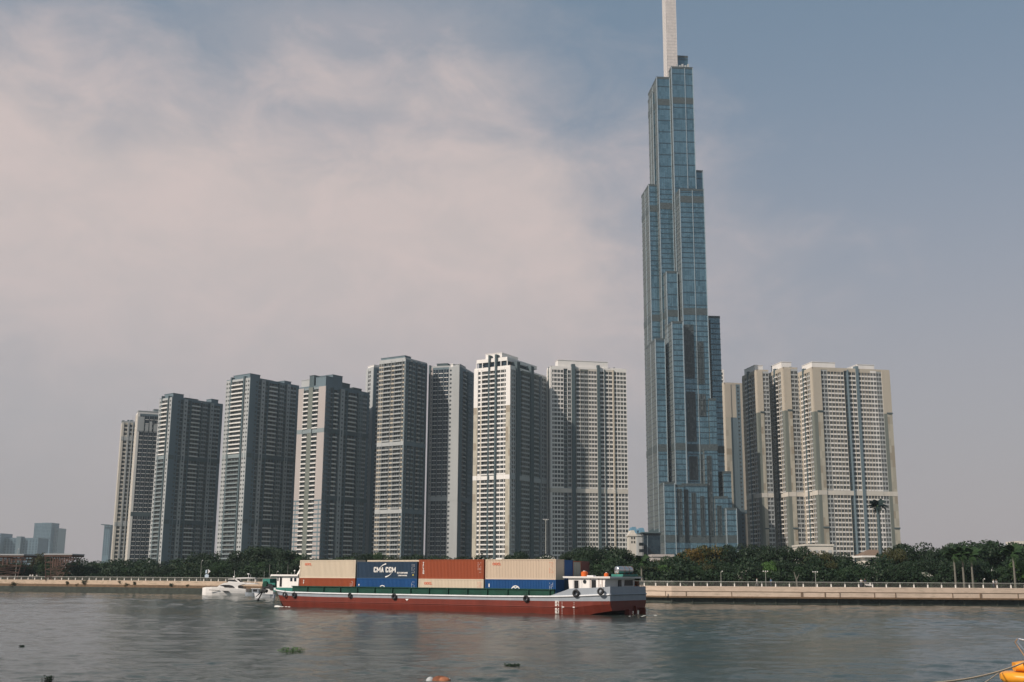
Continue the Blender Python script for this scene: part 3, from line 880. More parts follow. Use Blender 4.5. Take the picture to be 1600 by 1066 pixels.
# cream gabled house front and blue domed roofs between the towers
rt = small_building('villa', 'cream gabled building with four small windows at the foot of the towers', 'building', [(983, 994, 838, 620, 12, M['cream'], None)])
o, d, n, wd, zt = plain_block(983, 994, 838, 620, 12)
bx = rt.location
q = MB(); q.prism([(0, zt-GROUND+1), (wd, zt-GROUND+1), (wd*.72, zt-GROUND+3.2), (wd*.28, zt-GROUND+3.2)], 0.02, 12, M['cream']); q.build('gable', rt)
for i in (0, 1):
    for j in (0, 1):
        q = MB(); q.box(wd*(.28+.36*i), wd*(.28+.36*i)+.8, -.08, .1, zt-GROUND-1.6-2.2*j, zt-GROUND-.3-2.2*j, M['win']); q.build('window', rt)
rt = small_building('domed_building', 'grey building with two blue rounded roofs behind the cream gabled one', 'building', [(984, 1009, 836, 700, 20, M['lgrey'], M['win'])])
for (p0, p1, yt) in ((986, 996.5, 825.5), (998, 1008.5, 827)):
    a, b2 = P(p0, 836, 699), P(p1, 836, 699); h = P(p0, yt, 699).z-a.z
    x0, x1 = a.x-rt.location.x, b2.x-rt.location.x; z0 = a.z-GROUND+.9
    q = MB(); q.prism([(x0, z0), (x1, z0), (x1-(x1-x0)*.12, z0+h*.7), (x1-(x1-x0)*.25, z0+h), (x0+(x1-x0)*.25, z0+h), (x0+(x1-x0)*.12, z0+h*.7)], 0.5, 16, simple('blue_metal_roof', (.13, .26, .36), .4)); q.build('roof', rt)
rt = small_building('glass_pavilion', 'low dark glass building with flat roof beside the skyscraper base', 'building', [(996, 1006, 838, 640, 20, M['lgrey'], M['win']), (1005.5, 1031, 836, 632, 24, M['win_blue'], None)])
o, d, n, wd, zt = plain_block(1005.5, 1031, 836, 632, 24)
q = MB()
for i in range(14): q.fbox(o, d, n, wd*i/13-.1, wd*i/13+.1, -.12, -.01, GROUND, zt, M['cw_fin'] if i == 3 else M['cw_lines'])
q.build('mullion', rt, Matrix.Translation(-rt.location))
q = MB(); q.fbox(o, d, n, -1.2, wd+.8, -1.2, 25, zt+1.02, zt+1.6, M['dgrey'])
for i in range(6): q.fbox(o, d, n, wd*(.35+.1*i), wd*(.35+.1*i)+1.0, 1, 3, zt+1.6, zt+2.6+(i % 3)*.5, M['dgrey'])
q.build('roof', rt, Matrix.Translation(-rt.location))
small_building('podium', 'low cream podium with thin columns in front of the broad beige tower', 'building', [(1259, 1302, 853, 640, 30, M['cream'], M['lgrey'])])
small_building('station_block', 'flat grey roofed service building at the skyscraper foot', 'building', [(1020, 1052, 870, 470, 12, M['pink'], None)])
# villa with hipped roof
a, b2 = P(1343, 884, 400), P(1392, 884, 400)
rt = empty('house', (a.x, 400, GROUND)); tag(rt, 'white villa with a brown hipped roof showing above the park trees', 'house')
wv = b2.x-a.x; zr = P(1350, 871, 400).z-GROUND
q = MB(); q.box(2, wv, 0, 10, -1, zr, M['cream']); q.build('wall', rt)
q = MB(); q.box(-1.2, 2.0, -1.5, 4, zr-3.6, zr-2.6, W_); q.box(.9, 1.7, -1.2, .2, -1, zr-3.6, W_); q.build('porch', rt)
q = MB(); q.box(.8, wv+.8, -1, 11, zr+.01, zr+.6, W_); q.build('eaves', rt)
hip = P(1370, 859, 405).z-GROUND
q = MB(); q.add([(1.2, -.6, zr+.62), (wv+.4, -.6, zr+.62), (wv+.4, 10.6, zr+.62), (1.2, 10.6, zr+.62), (wv*.45, 5, hip), (wv*.7, 5, hip)], [(0, 1, 5, 4), (1, 2, 5), (2, 3, 4, 5), (3, 0, 4), (0, 3, 2, 1)], simple('brown_tiles', (.17, .12, .085), .8, var=.2, scale=2)); q.build('roof', rt)
q = MB(); q.box(3.5, 5, -.06, .1, zr-2.4, zr-.8, M['win']); q.build('window', rt)
small_building('white_house', 'white rendered building glimpsed through the trees beside the tall palms', 'building', [(1544, 1566, 865, 330, 8, W_, M['win'])])
small_building('gatehouse', 'small white corner building peeking over the trees at the frame edge', 'building', [(1592, 1612, 850, 420, 10, M['cream'], M['win'])])
# ------------------------------------------------------------------ water and land
def water_mat():
    m, nt, b = new_mat('river_water')
    g = N(nt, 'ShaderNodeNewGeometry')
    def noise(scale, sq, detail, rough=0.6, dist=0.3):
        mp = N(nt, 'ShaderNodeMapping'); mp.inputs['Scale'].default_value = sq
        mp.inputs['Rotation'].default_value = (0, 0, R(8))
        nt.links.new(g.outputs['Position'], mp.inputs['Vector'])
        no = N(nt, 'ShaderNodeTexNoise', i_Scale=scale, i_Detail=detail, i_Roughness=rough, i_Distortion=dist)
        nt.links.new(mp.outputs['Vector'], no.inputs['Vector'])
        return no.outputs['Fac']
    rip = noise(3.4, (0.6, 1.0, 1), 6.0, 0.68)
    bp = N(nt, 'ShaderNodeBump', i_Strength=1.0, i_Distance=0.028)
    nt.links.new(rip, bp.inputs['Height'])
    nt.links.new(bp.outputs['Normal'], b.inputs['Normal'])
    b.inputs['Base Color'].default_value = (0.030, 0.048, 0.042, 1)
    b.inputs['Roughness'].default_value = 0.10
    b.inputs['IOR'].default_value = 1.33
    return m
WM = water_mat()
q = MB(); q.add([(-9000, -400, 0), (9000, -400, 0), (9000, 12000, 0), (-9000, 12000, 0)], [(0, 1, 2, 3)], WM)
ww = q.build('water'); ww.location.z = -0.4; tag(ww, kind='structure')
# the river surface itself: wind waves summed over many directions and lengths
def river():
    rows = np.exp(np.linspace(math.log(14), math.log(400), 980)); cols = np.linspace(-1, 1, 860)
    Y = np.repeat(rows[:, None], len(cols), 1); X = cols[None, :]*np.maximum(Y*.62, 20)
    r = np.random.default_rng(8); Z = np.zeros_like(X)
    dy = rows*(math.log(400/14)/980); dx = rows*.62*2/860
    gust = np.zeros_like(X)
    for i in range(14):
        lam = r.uniform(18, 90); th = r.normal(1.57, .5); gust += np.cos((X*math.cos(th)*.5+Y*math.sin(th))*2*np.pi/lam+r.uniform(0, 6.28)+1.2*np.sin(X*2*np.pi/r.uniform(40, 90)))
    gust = np.clip(1+gust/math.sqrt(7)*.33, .25, 1.9)
    for i in range(90):
        lam = .38*math.exp(r.uniform(0, 2.75)); th = r.normal(1.45, .5)
        kx, ky = 2*np.pi/lam*math.cos(th), 2*np.pi/lam*math.sin(th)
        slope = .0180*(lam/1.2)**(-.35)*r.uniform(.6, 1.4)
        samp = np.maximum(dy*abs(math.sin(th)), dx*abs(math.cos(th)))
        fade = np.clip((lam/samp-2.2)/2.5, 0, 1)[:, None]
        ph = r.uniform(0, 6.28)
        w_ = np.sin(X*kx+Y*ky+ph+.8*np.sin(X*kx*.23-Y*ky*.19+ph*2))
        Z += slope*lam/(2*np.pi)*(w_ + .25*w_*w_)*fade*gust
    edge = np.clip((1-np.abs(cols))/.02, 0, 1)[None, :]
    Z = Z*edge
    v = np.stack([X, Y, Z], -1).reshape(-1, 3)
    n, m = len(rows), len(cols)
    idx = (np.arange(n-1)[:, None]*m+np.arange(m-1)[None, :]).reshape(-1)
    f = np.stack([idx, idx+1, idx+m+1, idx+m], 1)
    me = bpy.data.meshes.new('water')
    me.vertices.add(len(v)); me.vertices.foreach_set('co', v.astype(np.float32).ravel())
    me.loops.add(len(f)*4); me.loops.foreach_set('vertex_index', f.astype(np.int32).ravel())
    me.polygons.add(len(f)); me.polygons.foreach_set('loop_start', np.arange(0, len(f)*4, 4, dtype=np.int32)); me.polygons.foreach_set('loop_total', np.full(len(f), 4, dtype=np.int32))
    me.polygons.foreach_set('use_smooth', np.ones(len(f), dtype=bool))
    me.update(calc_edges=True); me.validate()
    me.materials.append(WM)
    o = bpy.data.objects.new('water', me); COL.objects.link(o); tag(o, kind='structure')
river()
# far bank: the line where wall meets water, as seen
SH = [G(p, Y) for p, Y in ((-260, 376), (40, 347), (280, 321), (430, 303), (700, 272), (1000, 240), (1050, 235.5), (1310, 230.5), (1560, 229), (1900, 228))]
SH = [Vector((-1500, 700, 0))] + SH + [Vector((1500, 232, 0))]
def off_line(k, dist):
    """shore point moved inland by dist"""
    a = SH[max(0, k-1)]; b = SH[min(len(SH)-1, k+1)]
    d = (b-a).normalized()
    return SH[k] + Vector((-d.y, d.x, 0))*dist
WALLTOP = 3.42
M['grass'] = simple('grass', (0.035, 0.06, 0.025), 0.9, var=0.3, scale=0.4, bump=0.5, bscale=3)
M['paving'] = simple('paving', (0.36, 0.32, 0.27), 0.85, var=0.12, scale=0.6)
q = MB()
n_ = len(SH)
front = [off_line(k, 0.8) for k in range(n_)]
vs = [(p.x, p.y, WALLTOP-.03) for p in front] + [(p.x*1.0 if 0 < k < n_-1 else p.x*6, 11900, WALLTOP-.03) for k, p in enumerate(front)]
q.add(vs, [(k, k+1, n_+k+1, n_+k) for k in range(n_-1)], M['grass'])
tag(q.build('ground'), kind='structure')
def strip(mb, ks, d0, d1, z0, z1, mat, close=True):
    """wall-like solid following the shore between two inland offsets"""
    for k in ks:
        a0, a1 = off_line(k, d0), off_line(k, d1); b0, b1 = off_line(k+1, d0), off_line(k+1, d1)
        mb.hexa([(a0.x, a0.y, z0), (b0.x, b0.y, z0), (b1.x, b1.y, z0), (a1.x, a1.y, z0), (a0.x, a0.y, z1), (b0.x, b0.y, z1), (b1.x, b1.y, z1), (a1.x, a1.y, z1)], mat)
q = MB(); strip(q, range(n_-1), 0.9, 6.5, WALLTOP-0.5, WALLTOP+0.004, M['paving'])
tag(q.build('promenade_path'), kind='structure')
def quay_mat(name, col, dark):
    m = simple(name, col, 0.8, var=0.10, scale=0.35)
    nt = m.node_tree; b = nt.nodes['Principled BSDF']
    src = b.inputs['Base Color'].links[0].from_socket
    g = N(nt, 'ShaderNodeNewGeometry')
    mp = N(nt, 'ShaderNodeMapping'); mp.inputs['Scale'].default_value = (0.5, 0.5, 3.0)
    nt.links.new(g.outputs['Position'], mp.inputs['Vector'])
    no = N(nt, 'ShaderNodeTexNoise', i_Scale=1.1, i_Detail=8.0, i_Roughness=0.7); nt.links.new(mp.outputs['Vector'], no.inputs['Vector'])
    rp = N(nt, 'ShaderNodeValToRGB'); rp.color_ramp.elements[0].position = 0.50; rp.color_ramp.elements[1].position = 0.70
    nt.links.new(no.outputs['Fac'], rp.inputs['Fac'])
    mx = N(nt, 'ShaderNodeMix', data_type='RGBA'); nt.links.new(rp.outputs['Color'], mx.inputs[0]); nt.links.new(src, mx.inputs[6]); mx.inputs[7].default_value = c4(dark)
    nt.links.new(mx.outputs[2], b.inputs['Base Color'])
    return m
M['quay'] = quay_mat('sandstone_quay', (0.50, 0.40, 0.315), (0.34, 0.28, 0.215))
M['quay_old'] = quay_mat('worn_quay', (0.45, 0.35, 0.26), (0.20, 0.17, 0.12))
M['algae'] = simple('wet_algae_stone', (0.035, 0.042, 0.034), 0.55, var=0.4, scale=0.8, bump=0.4, bscale=2)  # near-black holds algae plus the shade under the overhanging wall
M['joint'] = simple('dark_joint', (0.16, 0.115, 0.08), 0.9, var=0.2)
M['rim'] = simple('stained_rim', (0.13, 0.085, 0.05), 0.8, var=0.3, scale=1)
RIGHT, LEFT = range(5, n_-1), range(0, 5)
base = SH[7].copy()
def shore_thing(name, at, label, cat):
    e = empty(name, (at.x, at.y, 0)); tag(e, label, cat); return e, Matrix.Translation((-at.x, -at.y, 0))
ew, inv = shore_thing('embankment_wall', SH[7], 'smooth sandstone coloured quay wall with a dark shaded foot, astern of the barge', 'quay wall')
q = MB(); strip(q, RIGHT, -0.35, 0.8, 1.45, WALLTOP, M['quay']); q.build('wall', ew, inv)
q = MB(); strip(q, RIGHT, -0.42, -0.352, 2.37, 2.45, M['joint']); strip(q, RIGHT, -0.45, 0.8, 1.12, 1.448, M['rim']); q.build('ledge', ew, inv)
q = MB(); strip(q, RIGHT, 0.4, 0.9, -2, 1.1, M['algae'])
for k in RIGHT:
    a, b = off_line(k, 0.1), off_line(k+1, 0.1); Lg = (b-a).length; dd = (b-a)/Lg
    if Lg > 600: Lg = 200
    for i in range(int(Lg/4.2)):
        p = a + dd*(i*4.2) + Vector((-dd.y, dd.x, 0))*.45
        q.tube((p.x, p.y, -1.5), (p.x, p.y, 1.13), .3, .3, M['algae'], 7)
q.build('piles', ew, inv)
q = MB()
for px, wd in ((1040, .12), (1072, .14), (1143, .1), (1253, .5), (1289, .22), (1312, .12), (1366, .1), (1399, .14), (1532, .45), (1488, .1), (1590, .1)):
    p = G(px, 0.0 + (235.5 if px < 1100 else 230.5 if px < 1450 else 229)-0.42)
    Y = np.interp(px, [1050, 1310, 1560, 1900], [235.5, 230.5, 229, 228])
    p = P(px, 925, Y-0.40)
    q.box(p.x-wd/2, p.x+wd/2, Y-0.46, Y-0.2, 1.46, 2.36, M['joint'])
q.build('joint', ew, inv)
el, inv = shore_thing('embankment_wall', SH[3], 'older worn quay wall with plant tufts and a dark slope, behind the white yacht', 'quay wall')
q = MB(); strip(q, LEFT, -0.1, 0.8, 2.25, WALLTOP, M['quay_old']); q.build('wall', el, inv)
q = MB(); strip(q, LEFT, -0.5, 0.8, 1.5, 2.248, M['rim']); q.build('ledge', el, inv)
q = MB(); strip(q, LEFT, -1.2, 0.9, -2, 0.7, M['algae']); strip(q, LEFT, -0.9, 0.9, 0.7, 1.498, M['algae']); q.build('footing', el, inv)

# railings
M['rail'] = simple('painted_rail', (0.33, 0.33, 0.30), 0.5, metal=0.3, var=0.08)
M['post'] = simple('white_post', (0.75, 0.73, 0.68), 0.6, var=0.05)
def railing(p_lo, p_hi, label, sp=2.75):
    pts = []
    for px in np.linspace(p_lo, p_hi, 60):
        Y = float(np.interp(px, [-260, 40, 280, 430, 700, 1000, 1050, 1310, 1560, 1900], [376, 347, 321, 303, 272, 240, 235.5, 230.5, 229, 228]))
        p = G(px, Y); pts.append(Vector((p.x, p.y+0.35, 0)))
    o = pts[0]
    e = empty('railing', (o.x, o.y, WALLTOP)); tag(e, label, 'railing')
    q = MB()
    for a, b in zip(pts, pts[1:]):
        q.tube((a.x-o.x, a.y-o.y, .95), (b.x-o.x, b.y-o.y, .95), .07, .07, M['rail'], 5, False)
    q.build('handrail', e)
    q = MB()
    for hz in (.25, .48, .71):
        for a, b in zip(pts, pts[1:]):
            q.tube((a.x-o.x, a.y-o.y, hz), (b.x-o.x, b.y-o.y, hz), .022, .022, M['rail'], 4, False)
    q.build('cables', e)
    pb = MB(); pb.box(-.10, .10, -.09, .09, 0, .58, M['post']); pb.box(-.05, .05, -.04, .04, .62, .93, M['rail']); pm = pb.mesh('post')
    acc = 0.0
    for a, b in zip(pts, pts[1:]):
        L_ = (b-a).length; t = -acc % sp
        while t < L_:
            p = a + (b-a)*(t/L_)
            inst('post', pm, e, (p.x-o.x, p.y-o.y, 0)); t += sp
        acc += L_
    return e
railing(-12, 436, 'long pale railing on the worn quay, seen beyond the white yacht')
railing(990, 1612, 'long railing with pale posts on the smooth quay astern of the barge')

# ------------------------------------------------------------------ foliage
def leaf_mat(name, c0, c1, c2=None):
    m, nt, b = new_mat(name)
    oi = N(nt, 'ShaderNodeObjectInfo')
    g = N(nt, 'ShaderNodeNewGeometry')
    no = N(nt, 'ShaderNodeTexNoise', i_Scale=0.55, i_Detail=4.0); nt.links.new(g.outputs['Position'], no.inputs['Vector'])
    ad = N(nt, 'ShaderNodeMath', operation='MULTIPLY_ADD'); nt.links.new(g.outputs['Random Per Island'], ad.inputs[0]); ad.inputs[1].default_value = 0.55; nt.links.new(no.outputs['Fac'], ad.inputs[2])
    sb = N(nt, 'ShaderNodeMath', operation='MULTIPLY_ADD'); nt.links.new(oi.outputs['Random'], sb.inputs[0]); sb.inputs[1].default_value = 0.42; nt.links.new(ad.outputs[0], sb.inputs[2])
    rp = N(nt, 'ShaderNodeValToRGB'); nt.links.new(sb.outputs[0], rp.inputs['Fac'])
    e = rp.color_ramp.elements
    e[0].position = 0.45; e[0].color = c4(c0); e[1].position = 1.25 if not c2 else 1.05; e[1].color = c4(c1)
    if c2:
        x = e.new(1.0); x.color = c4(c2); e[1].position = 0.93
    nt.links.new(rp.outputs['Color'], b.inputs['Base Color'])
    b.inputs['Roughness'].default_value = 0.6
    b.inputs['Specular IOR Level'].default_value = 0.25
    tr = N(nt, 'ShaderNodeBsdfTranslucent'); nt.links.new(rp.outputs['Color'], tr.inputs['Color'])
    ms = N(nt, 'ShaderNodeMixShader'); ms.inputs[0].default_value = 0.22
    nt.links.new(b.outputs[0], ms.inputs[1]); nt.links.new(tr.outputs[0], ms.inputs[2])
    nt.links.new(ms.outputs[0], nt.nodes['Material Output'].inputs['Surface'])
    return m
LF = {
 'dark': leaf_mat('dark_leaves', (0.005, 0.014, 0.008), (0.018, 0.038, 0.016)),
 'mid': leaf_mat('green_leaves', (0.007, 0.020, 0.009), (0.028, 0.060, 0.020)),
 'olive': leaf_mat('olive_leaves', (0.018, 0.024, 0.009), (0.055, 0.058, 0.020)),
 'bright': leaf_mat('bright_leaves', (0.018, 0.055, 0.014), (0.065, 0.135, 0.032)),
 'gold': leaf_mat('flowering_leaves', (0.014, 0.028, 0.009), (0.055, 0.06, 0.016), (0.13, 0.085, 0.018)),
 'grey': leaf_mat('greyish_leaves', (0.02, 0.035, 0.022), (0.07, 0.095, 0.062)),
 'mast': leaf_mat('dark_plastic_fronds', (0.008, 0.020, 0.020), (0.022, 0.040, 0.038)),
 'flower': leaf_mat('white_flowered_leaves', (0.012, 0.032, 0.014), (0.045, 0.08, 0.04), (0.60, 0.58, 0.52)),
}
M['bark'] = simple('bark', (0.10, 0.085, 0.065), 0.9, var=0.25, scale=2)
M['palebark'] = simple('pale_palm_bark', (0.13, 0.125, 0.105), 0.85, var=0.2, scale=2)
rng = np.random.default_rng(11)
def crown_verts(n, flat, lumps, leaf, seed):
    r = np.random.default_rng(seed)
    C, S = [], []
    for i in range(lumps):
        th = r.uniform(0, 2*np.pi); u = r.uniform(-0.55, 1.0); rad = r.uniform(.35, .78)*math.sqrt(max(.05, 1-u*u*.7))
        C.append((rad*math.cos(th), rad*math.sin(th), u*.62*flat)); S.append(r.uniform(.26, .44))
    C = np.array(C+[(0, 0, 0.1*flat)]); S = np.array(S+[.55])
    wgt = S**2; wgt /= wgt.sum()
    k = r.choice(len(S), n, p=wgt)
    v = r.normal(size=(n, 3)); v /= np.linalg.norm(v, axis=1)[:, None]
    v[:, 2] = np.where(v[:, 2] < -0.35, v[:, 2]*.4, v[:, 2])
    sh = r.uniform(.62, 1.06, n)**.6
    p = C[k] + v*(S[k]*sh)[:, None]*np.array([1, 1, .8*max(.7, flat)])
    nr = v + r.normal(scale=.55, size=(n, 3)); nr /= np.linalg.norm(nr, axis=1)[:, None]
    up = np.where(np.abs(nr[:, 2:3]) > .9, np.array([[1., 0, 0]]), np.array([[0, 0, 1.]]))
    a = np.cross(nr, up); a /= np.linalg.norm(a, axis=1)[:, None]; b = np.cross(nr, a)
    ang = r.uniform(0, 6.28, n)[:, None]; a, b = a*np.cos(ang)+b*np.sin(ang), -a*np.sin(ang)+b*np.cos(ang)
    s1 = (leaf*r.uniform(.6, 1.3, n))[:, None]; s2 = s1*.55
    q = np.stack([p-a*s1, p-b*s2, p+a*s1*.9, p+b*s2*1.1], 1).reshape(-1, 3)
    return q
crown_cache = {}
def crown_mesh(kind, mat, var):
    key = (kind, mat, var)
    if key in crown_cache: return crown_cache[key]
    par = {'broad': (5600, .62, 20, .040), 'round': (3800, .95, 14, .048), 'tall': (2200, 1.35, 13, .055), 'small': (1100, .95, 9, .075)}[kind]
    q = crown_verts(par[0], par[1], par[2], par[3], hash((kind, var)) % 9999 if False else (len(kind)*131+var*17+ord(kind[0])))
    me = bpy.data.meshes.new('crown')
    n = len(q)//4
    me.from_pydata(q.tolist(), [], np.arange(n*4).reshape(-1, 4).tolist())
    me.materials.append(LF[mat]); me.update()
    crown_cache[key] = me
    return me
trunk_cache = {}
def trunk_mesh(var):
    if var in trunk_cache: return trunk_cache[var]
    r = random.Random(var+40); q = MB()
    pts = [Vector((0, 0, -.15))]; d = Vector((r.uniform(-.1, .1), r.uniform(-.1, .1), 1))
    for i in range(3): pts.append(pts[-1]+d*.22+Vector((r.uniform(-.02, .02), r.uniform(-.02, .02), 0)))
    rad = [.032, .026, .022, .018]
    for i in range(3): q.tube(pts[i], pts[i+1], rad[i], rad[i+1], M['bark'], 7)
    for i in range(6):
        a = i*1.05+r.uniform(0, .6); s = pts[2+(i % 2)]
        m_ = s+Vector((math.cos(a)*.16, math.sin(a)*.16, .16)); e_ = m_+Vector((math.cos(a)*.16, math.sin(a)*.16, .18))
        q.tube(s, m_, .014, .009, M['bark'], 5); q.tube(m_, e_, .009, .004, M['bark'], 5)
    trunk_cache[var] = q.mesh('trunk')
    return trunk_cache[var]
trees = []
def tree(px, yt, wpx, Y, kind='round', mat='dark', look=None, base_z=WALLTOP-.1):
    o = G(px, Y, base_z)
    top = P(px, yt, Y).z
    r_ = wpx*Y*.96/F/2
    h = top-base_z
    flat = {'broad': .62, 'round': .95, 'tall': 1.35, 'small': .95}[kind]
    rz = min(h*.5, r_*1.15)
    e = empty('tree', (o.x, o.y, base_z), random.uniform(0, 6.28))
    cz = h - rz*.93
    ext = (.62*flat+.30*max(.7, flat)*.8+.05)
    inst('crown', crown_mesh(kind, mat, random.randrange(4)), e, (0, 0, h-rz), random.uniform(0, 6.28), (r_*1.0, r_*1.0, rz/ext))
    inst('trunk', trunk_mesh(random.randrange(4)), e, (0, 0, 0), random.uniform(0, 6.28), (max(cz*.9, r_*.8), max(cz*.9, r_*.8), max(cz, h*.55)/.75))
    trees.append([px, e, look or {'dark': 'dark green', 'mid': 'green', 'olive': 'olive green', 'bright': 'bright green', 'gold': 'gold flowered', 'grey': 'grey green', 'flower': 'white flowered'}[mat], kind, h])
    return e
random.seed(21)
def sy(px): return float(np.interp(px, [-260, 40, 280, 430, 700, 1000, 1050, 1310, 1560, 1900], [376, 347, 321, 303, 272, 240, 235.5, 230.5, 229, 228]))
# back row: (column, top row, width) as the crowns stand against the towers and sky
back = [(-12, 872, 40, 'dark'), (28, 878, 38, 'mid'), (58, 862, 36, 'olive'), (76, 866, 30, 'dark'), (112, 876, 34, 'mid'), (140, 874, 38, 'dark'), (166, 871, 40, 'mid'), (194, 871, 38, 'dark'), (222, 873, 38, 'mid'),
        (250, 874, 40, 'dark'), (280, 871, 40, 'mid'), (305, 862, 44, 'dark'), (330, 860, 40, 'dark'), (352, 868, 30, 'mid'), (378, 858, 54, 'dark'), (412, 851, 84, 'dark'), (446, 856, 50, 'dark'), (464, 862, 40, 'mid'),
        (498, 870, 44, 'dark'), (532, 868, 44, 'mid'), (560, 863, 46, 'dark'), (592, 861, 48, 'mid'), (622, 866, 44, 'dark'), (652, 864, 46, 'dark'), (684, 866, 46, 'mid'), (716, 869, 44, 'dark'),
        (748, 876, 34, 'mid'), (778, 866, 40, 'dark'), (806, 861, 46, 'dark'), (836, 868, 36, 'mid'), (884, 858, 40, 'dark'), (912, 855, 56, 'dark'), (940, 850, 84, 'dark'), (970, 854, 56, 'dark'), (990, 862, 38, 'mid'),
        (1030, 872, 36, 'olive'), (1052, 866, 44, 'mid'), (1080, 854, 54, 'gold'), (1112, 849, 64, 'gold'), (1150, 848, 60, 'dark'), (1186, 850, 60, 'dark'), (1216, 849, 58, 'dark'), (1246, 853, 54, 'dark'), (1282, 858, 54, 'olive'), (1312, 861, 52, 'dark'),
        (1338, 872, 40, 'dark'), (1398, 853, 50, 'olive'), (1432, 846, 84, 'dark'), (1470, 853, 54, 'dark'), (1498, 847, 66, 'mid'), (1530, 841, 110, 'dark'), (1572, 844, 84, 'dark'), (1604, 850, 56, 'mid'), (1622, 850, 56, 'dark')]
for px, yt, wp, mt in back:
    tree(px, yt, wp*1.12, sy(px)+random.uniform(34, 52), 'broad' if wp > 42 else 'round', mt)
# middle rank and the lower trees along the promenade
for px, yt, wp, kd, mt in [(6, 884, 30, 'round', 'dark'), (40, 884, 32, 'round', 'dark'), (66, 880, 34, 'round', 'mid'), (124, 886, 26, 'round', 'grey'), (150, 884, 30, 'round', 'dark'), (176, 886, 30, 'round', 'grey'), (204, 884, 30, 'round', 'mid'), (232, 886, 30, 'round', 'grey'), (258, 884, 32, 'round', 'dark'), (288, 878, 34, 'round', 'olive'),
        (318, 880, 32, 'round', 'dark'), (344, 876, 36, 'round', 'mid'), (372, 874, 38, 'round', 'dark'), (400, 876, 40, 'round', 'mid'), (430, 876, 38, 'round', 'dark'), (456, 880, 34, 'round', 'dark'),
        (886, 874, 44, 'round', 'dark'), (918, 872, 48, 'round', 'dark'), (950, 872, 50, 'round', 'mid'), (984, 876, 44, 'round', 'dark'), (1016, 884, 34, 'tall', 'olive'), (1044, 880, 44, 'round', 'bright'), (1072, 886, 34, 'round', 'dark'), (1092, 882, 38, 'round', 'mid'), (1112, 880, 40, 'round', 'olive'), (1134, 874, 44, 'round', 'dark'),
        (1157, 889, 36, 'small', 'flower'), (1180, 878, 40, 'round', 'dark'), (1204, 875, 36, 'round', 'bright'), (1232, 872, 48, 'round', 'dark'), (1262, 874, 46, 'round', 'dark'), (1296, 876, 46, 'round', 'olive'), (1324, 884, 40, 'round', 'mid'), (1352, 888, 34, 'round', 'mid'), (1378, 886, 40, 'small', 'flower'), (1404, 876, 46, 'round', 'dark'),
        (1428, 874, 50, 'round', 'dark'), (1458, 872, 52, 'round', 'dark'), (1446, 893, 30, 'small', 'flower'), (1486, 874, 44, 'round', 'dark'), (1514, 872, 50, 'round', 'dark'), (1574, 880, 40, 'round', 'mid'), (1598, 872, 44, 'round', 'bright')]:
    tree(px, yt, wp*1.1, sy(px)+random.uniform(11, 24), kd, mt)
# bare leaning trunk
def bare_tree():
    Y = sy(1246)+8; o = G(1246, Y, WALLTOP)
    e = empty('tree', o); q = MB(); s = Y*.96/F
    q.tube((0, 0, -.3), (-.2*s*5, 0, 11*s), .22, .17, M['palebark'], 7); q.tube((-1*s, 0, 11*s), (-4.5*s, 0, 23*s), .17, .07, M['palebark'], 7); q.tube((-1*s, 0, 10*s), (4*s, 0, 20*s), .12, .05, M['palebark'], 6)
    q.build('trunk', e); inst('crown', crown_mesh('small', 'mid', 1), e, (4*s, 0, 24*s), 0, (1.5, 1.5, 1.2))
    tag(e, 'small half bare tree with a pale leaning trunk behind the quay railing', 'tree', 'trees along the far bank')
bare_tree()
ANCH = [(-60, 35, 'at the far west frame edge'), (35, 120, 'by the rusty steel pavilion'), (120, 205, 'below the slim cream tower'), (205, 300, 'on the bank short of the white yacht'), (300, 400, 'on the bank behind the white yacht'), (400, 475, 'behind the barge wheelhouse'),
        (475, 655, 'behind the forward containers'), (655, 868, 'behind the aft containers'), (868, 1015, 'behind the barge deckhouse'), (1015, 1100, 'by the skyscraper foot'), (1100, 1200, 'below the half hidden white tower'),
        (1200, 1300, 'before the row of beige towers'), (1300, 1392, 'around the villa'), (1392, 1470, 'just past the broad beige tower'), (1470, 1700, 'by the tall palms')]
ORD = ['first', 'second', 'third', 'fourth', 'fifth', 'sixth', 'seventh', 'eighth', 'ninth', 'tenth']
SHAPE = {'broad': 'spreading', 'round': 'rounded', 'tall': 'upright', 'small': 'little'}
buckets = {}
for px, e, look, kind, h in trees:
    for a, b, s in ANCH:
        if a <= px < b:
            buckets.setdefault((s, look, kind), []).append((px, e)); break
for (s, look, kind), lst in buckets.items():
    lst.sort(key=lambda t: t[0])
    for i, (px, e) in enumerate(lst):
        if len(lst) == 1: lab = f'{look} {SHAPE[kind]} tree {s}'
        else: lab = f'{look} {SHAPE[kind]} tree {s}, {ORD[i]} from the west'
        tag(e, lab, 'tree', 'trees along the far bank')
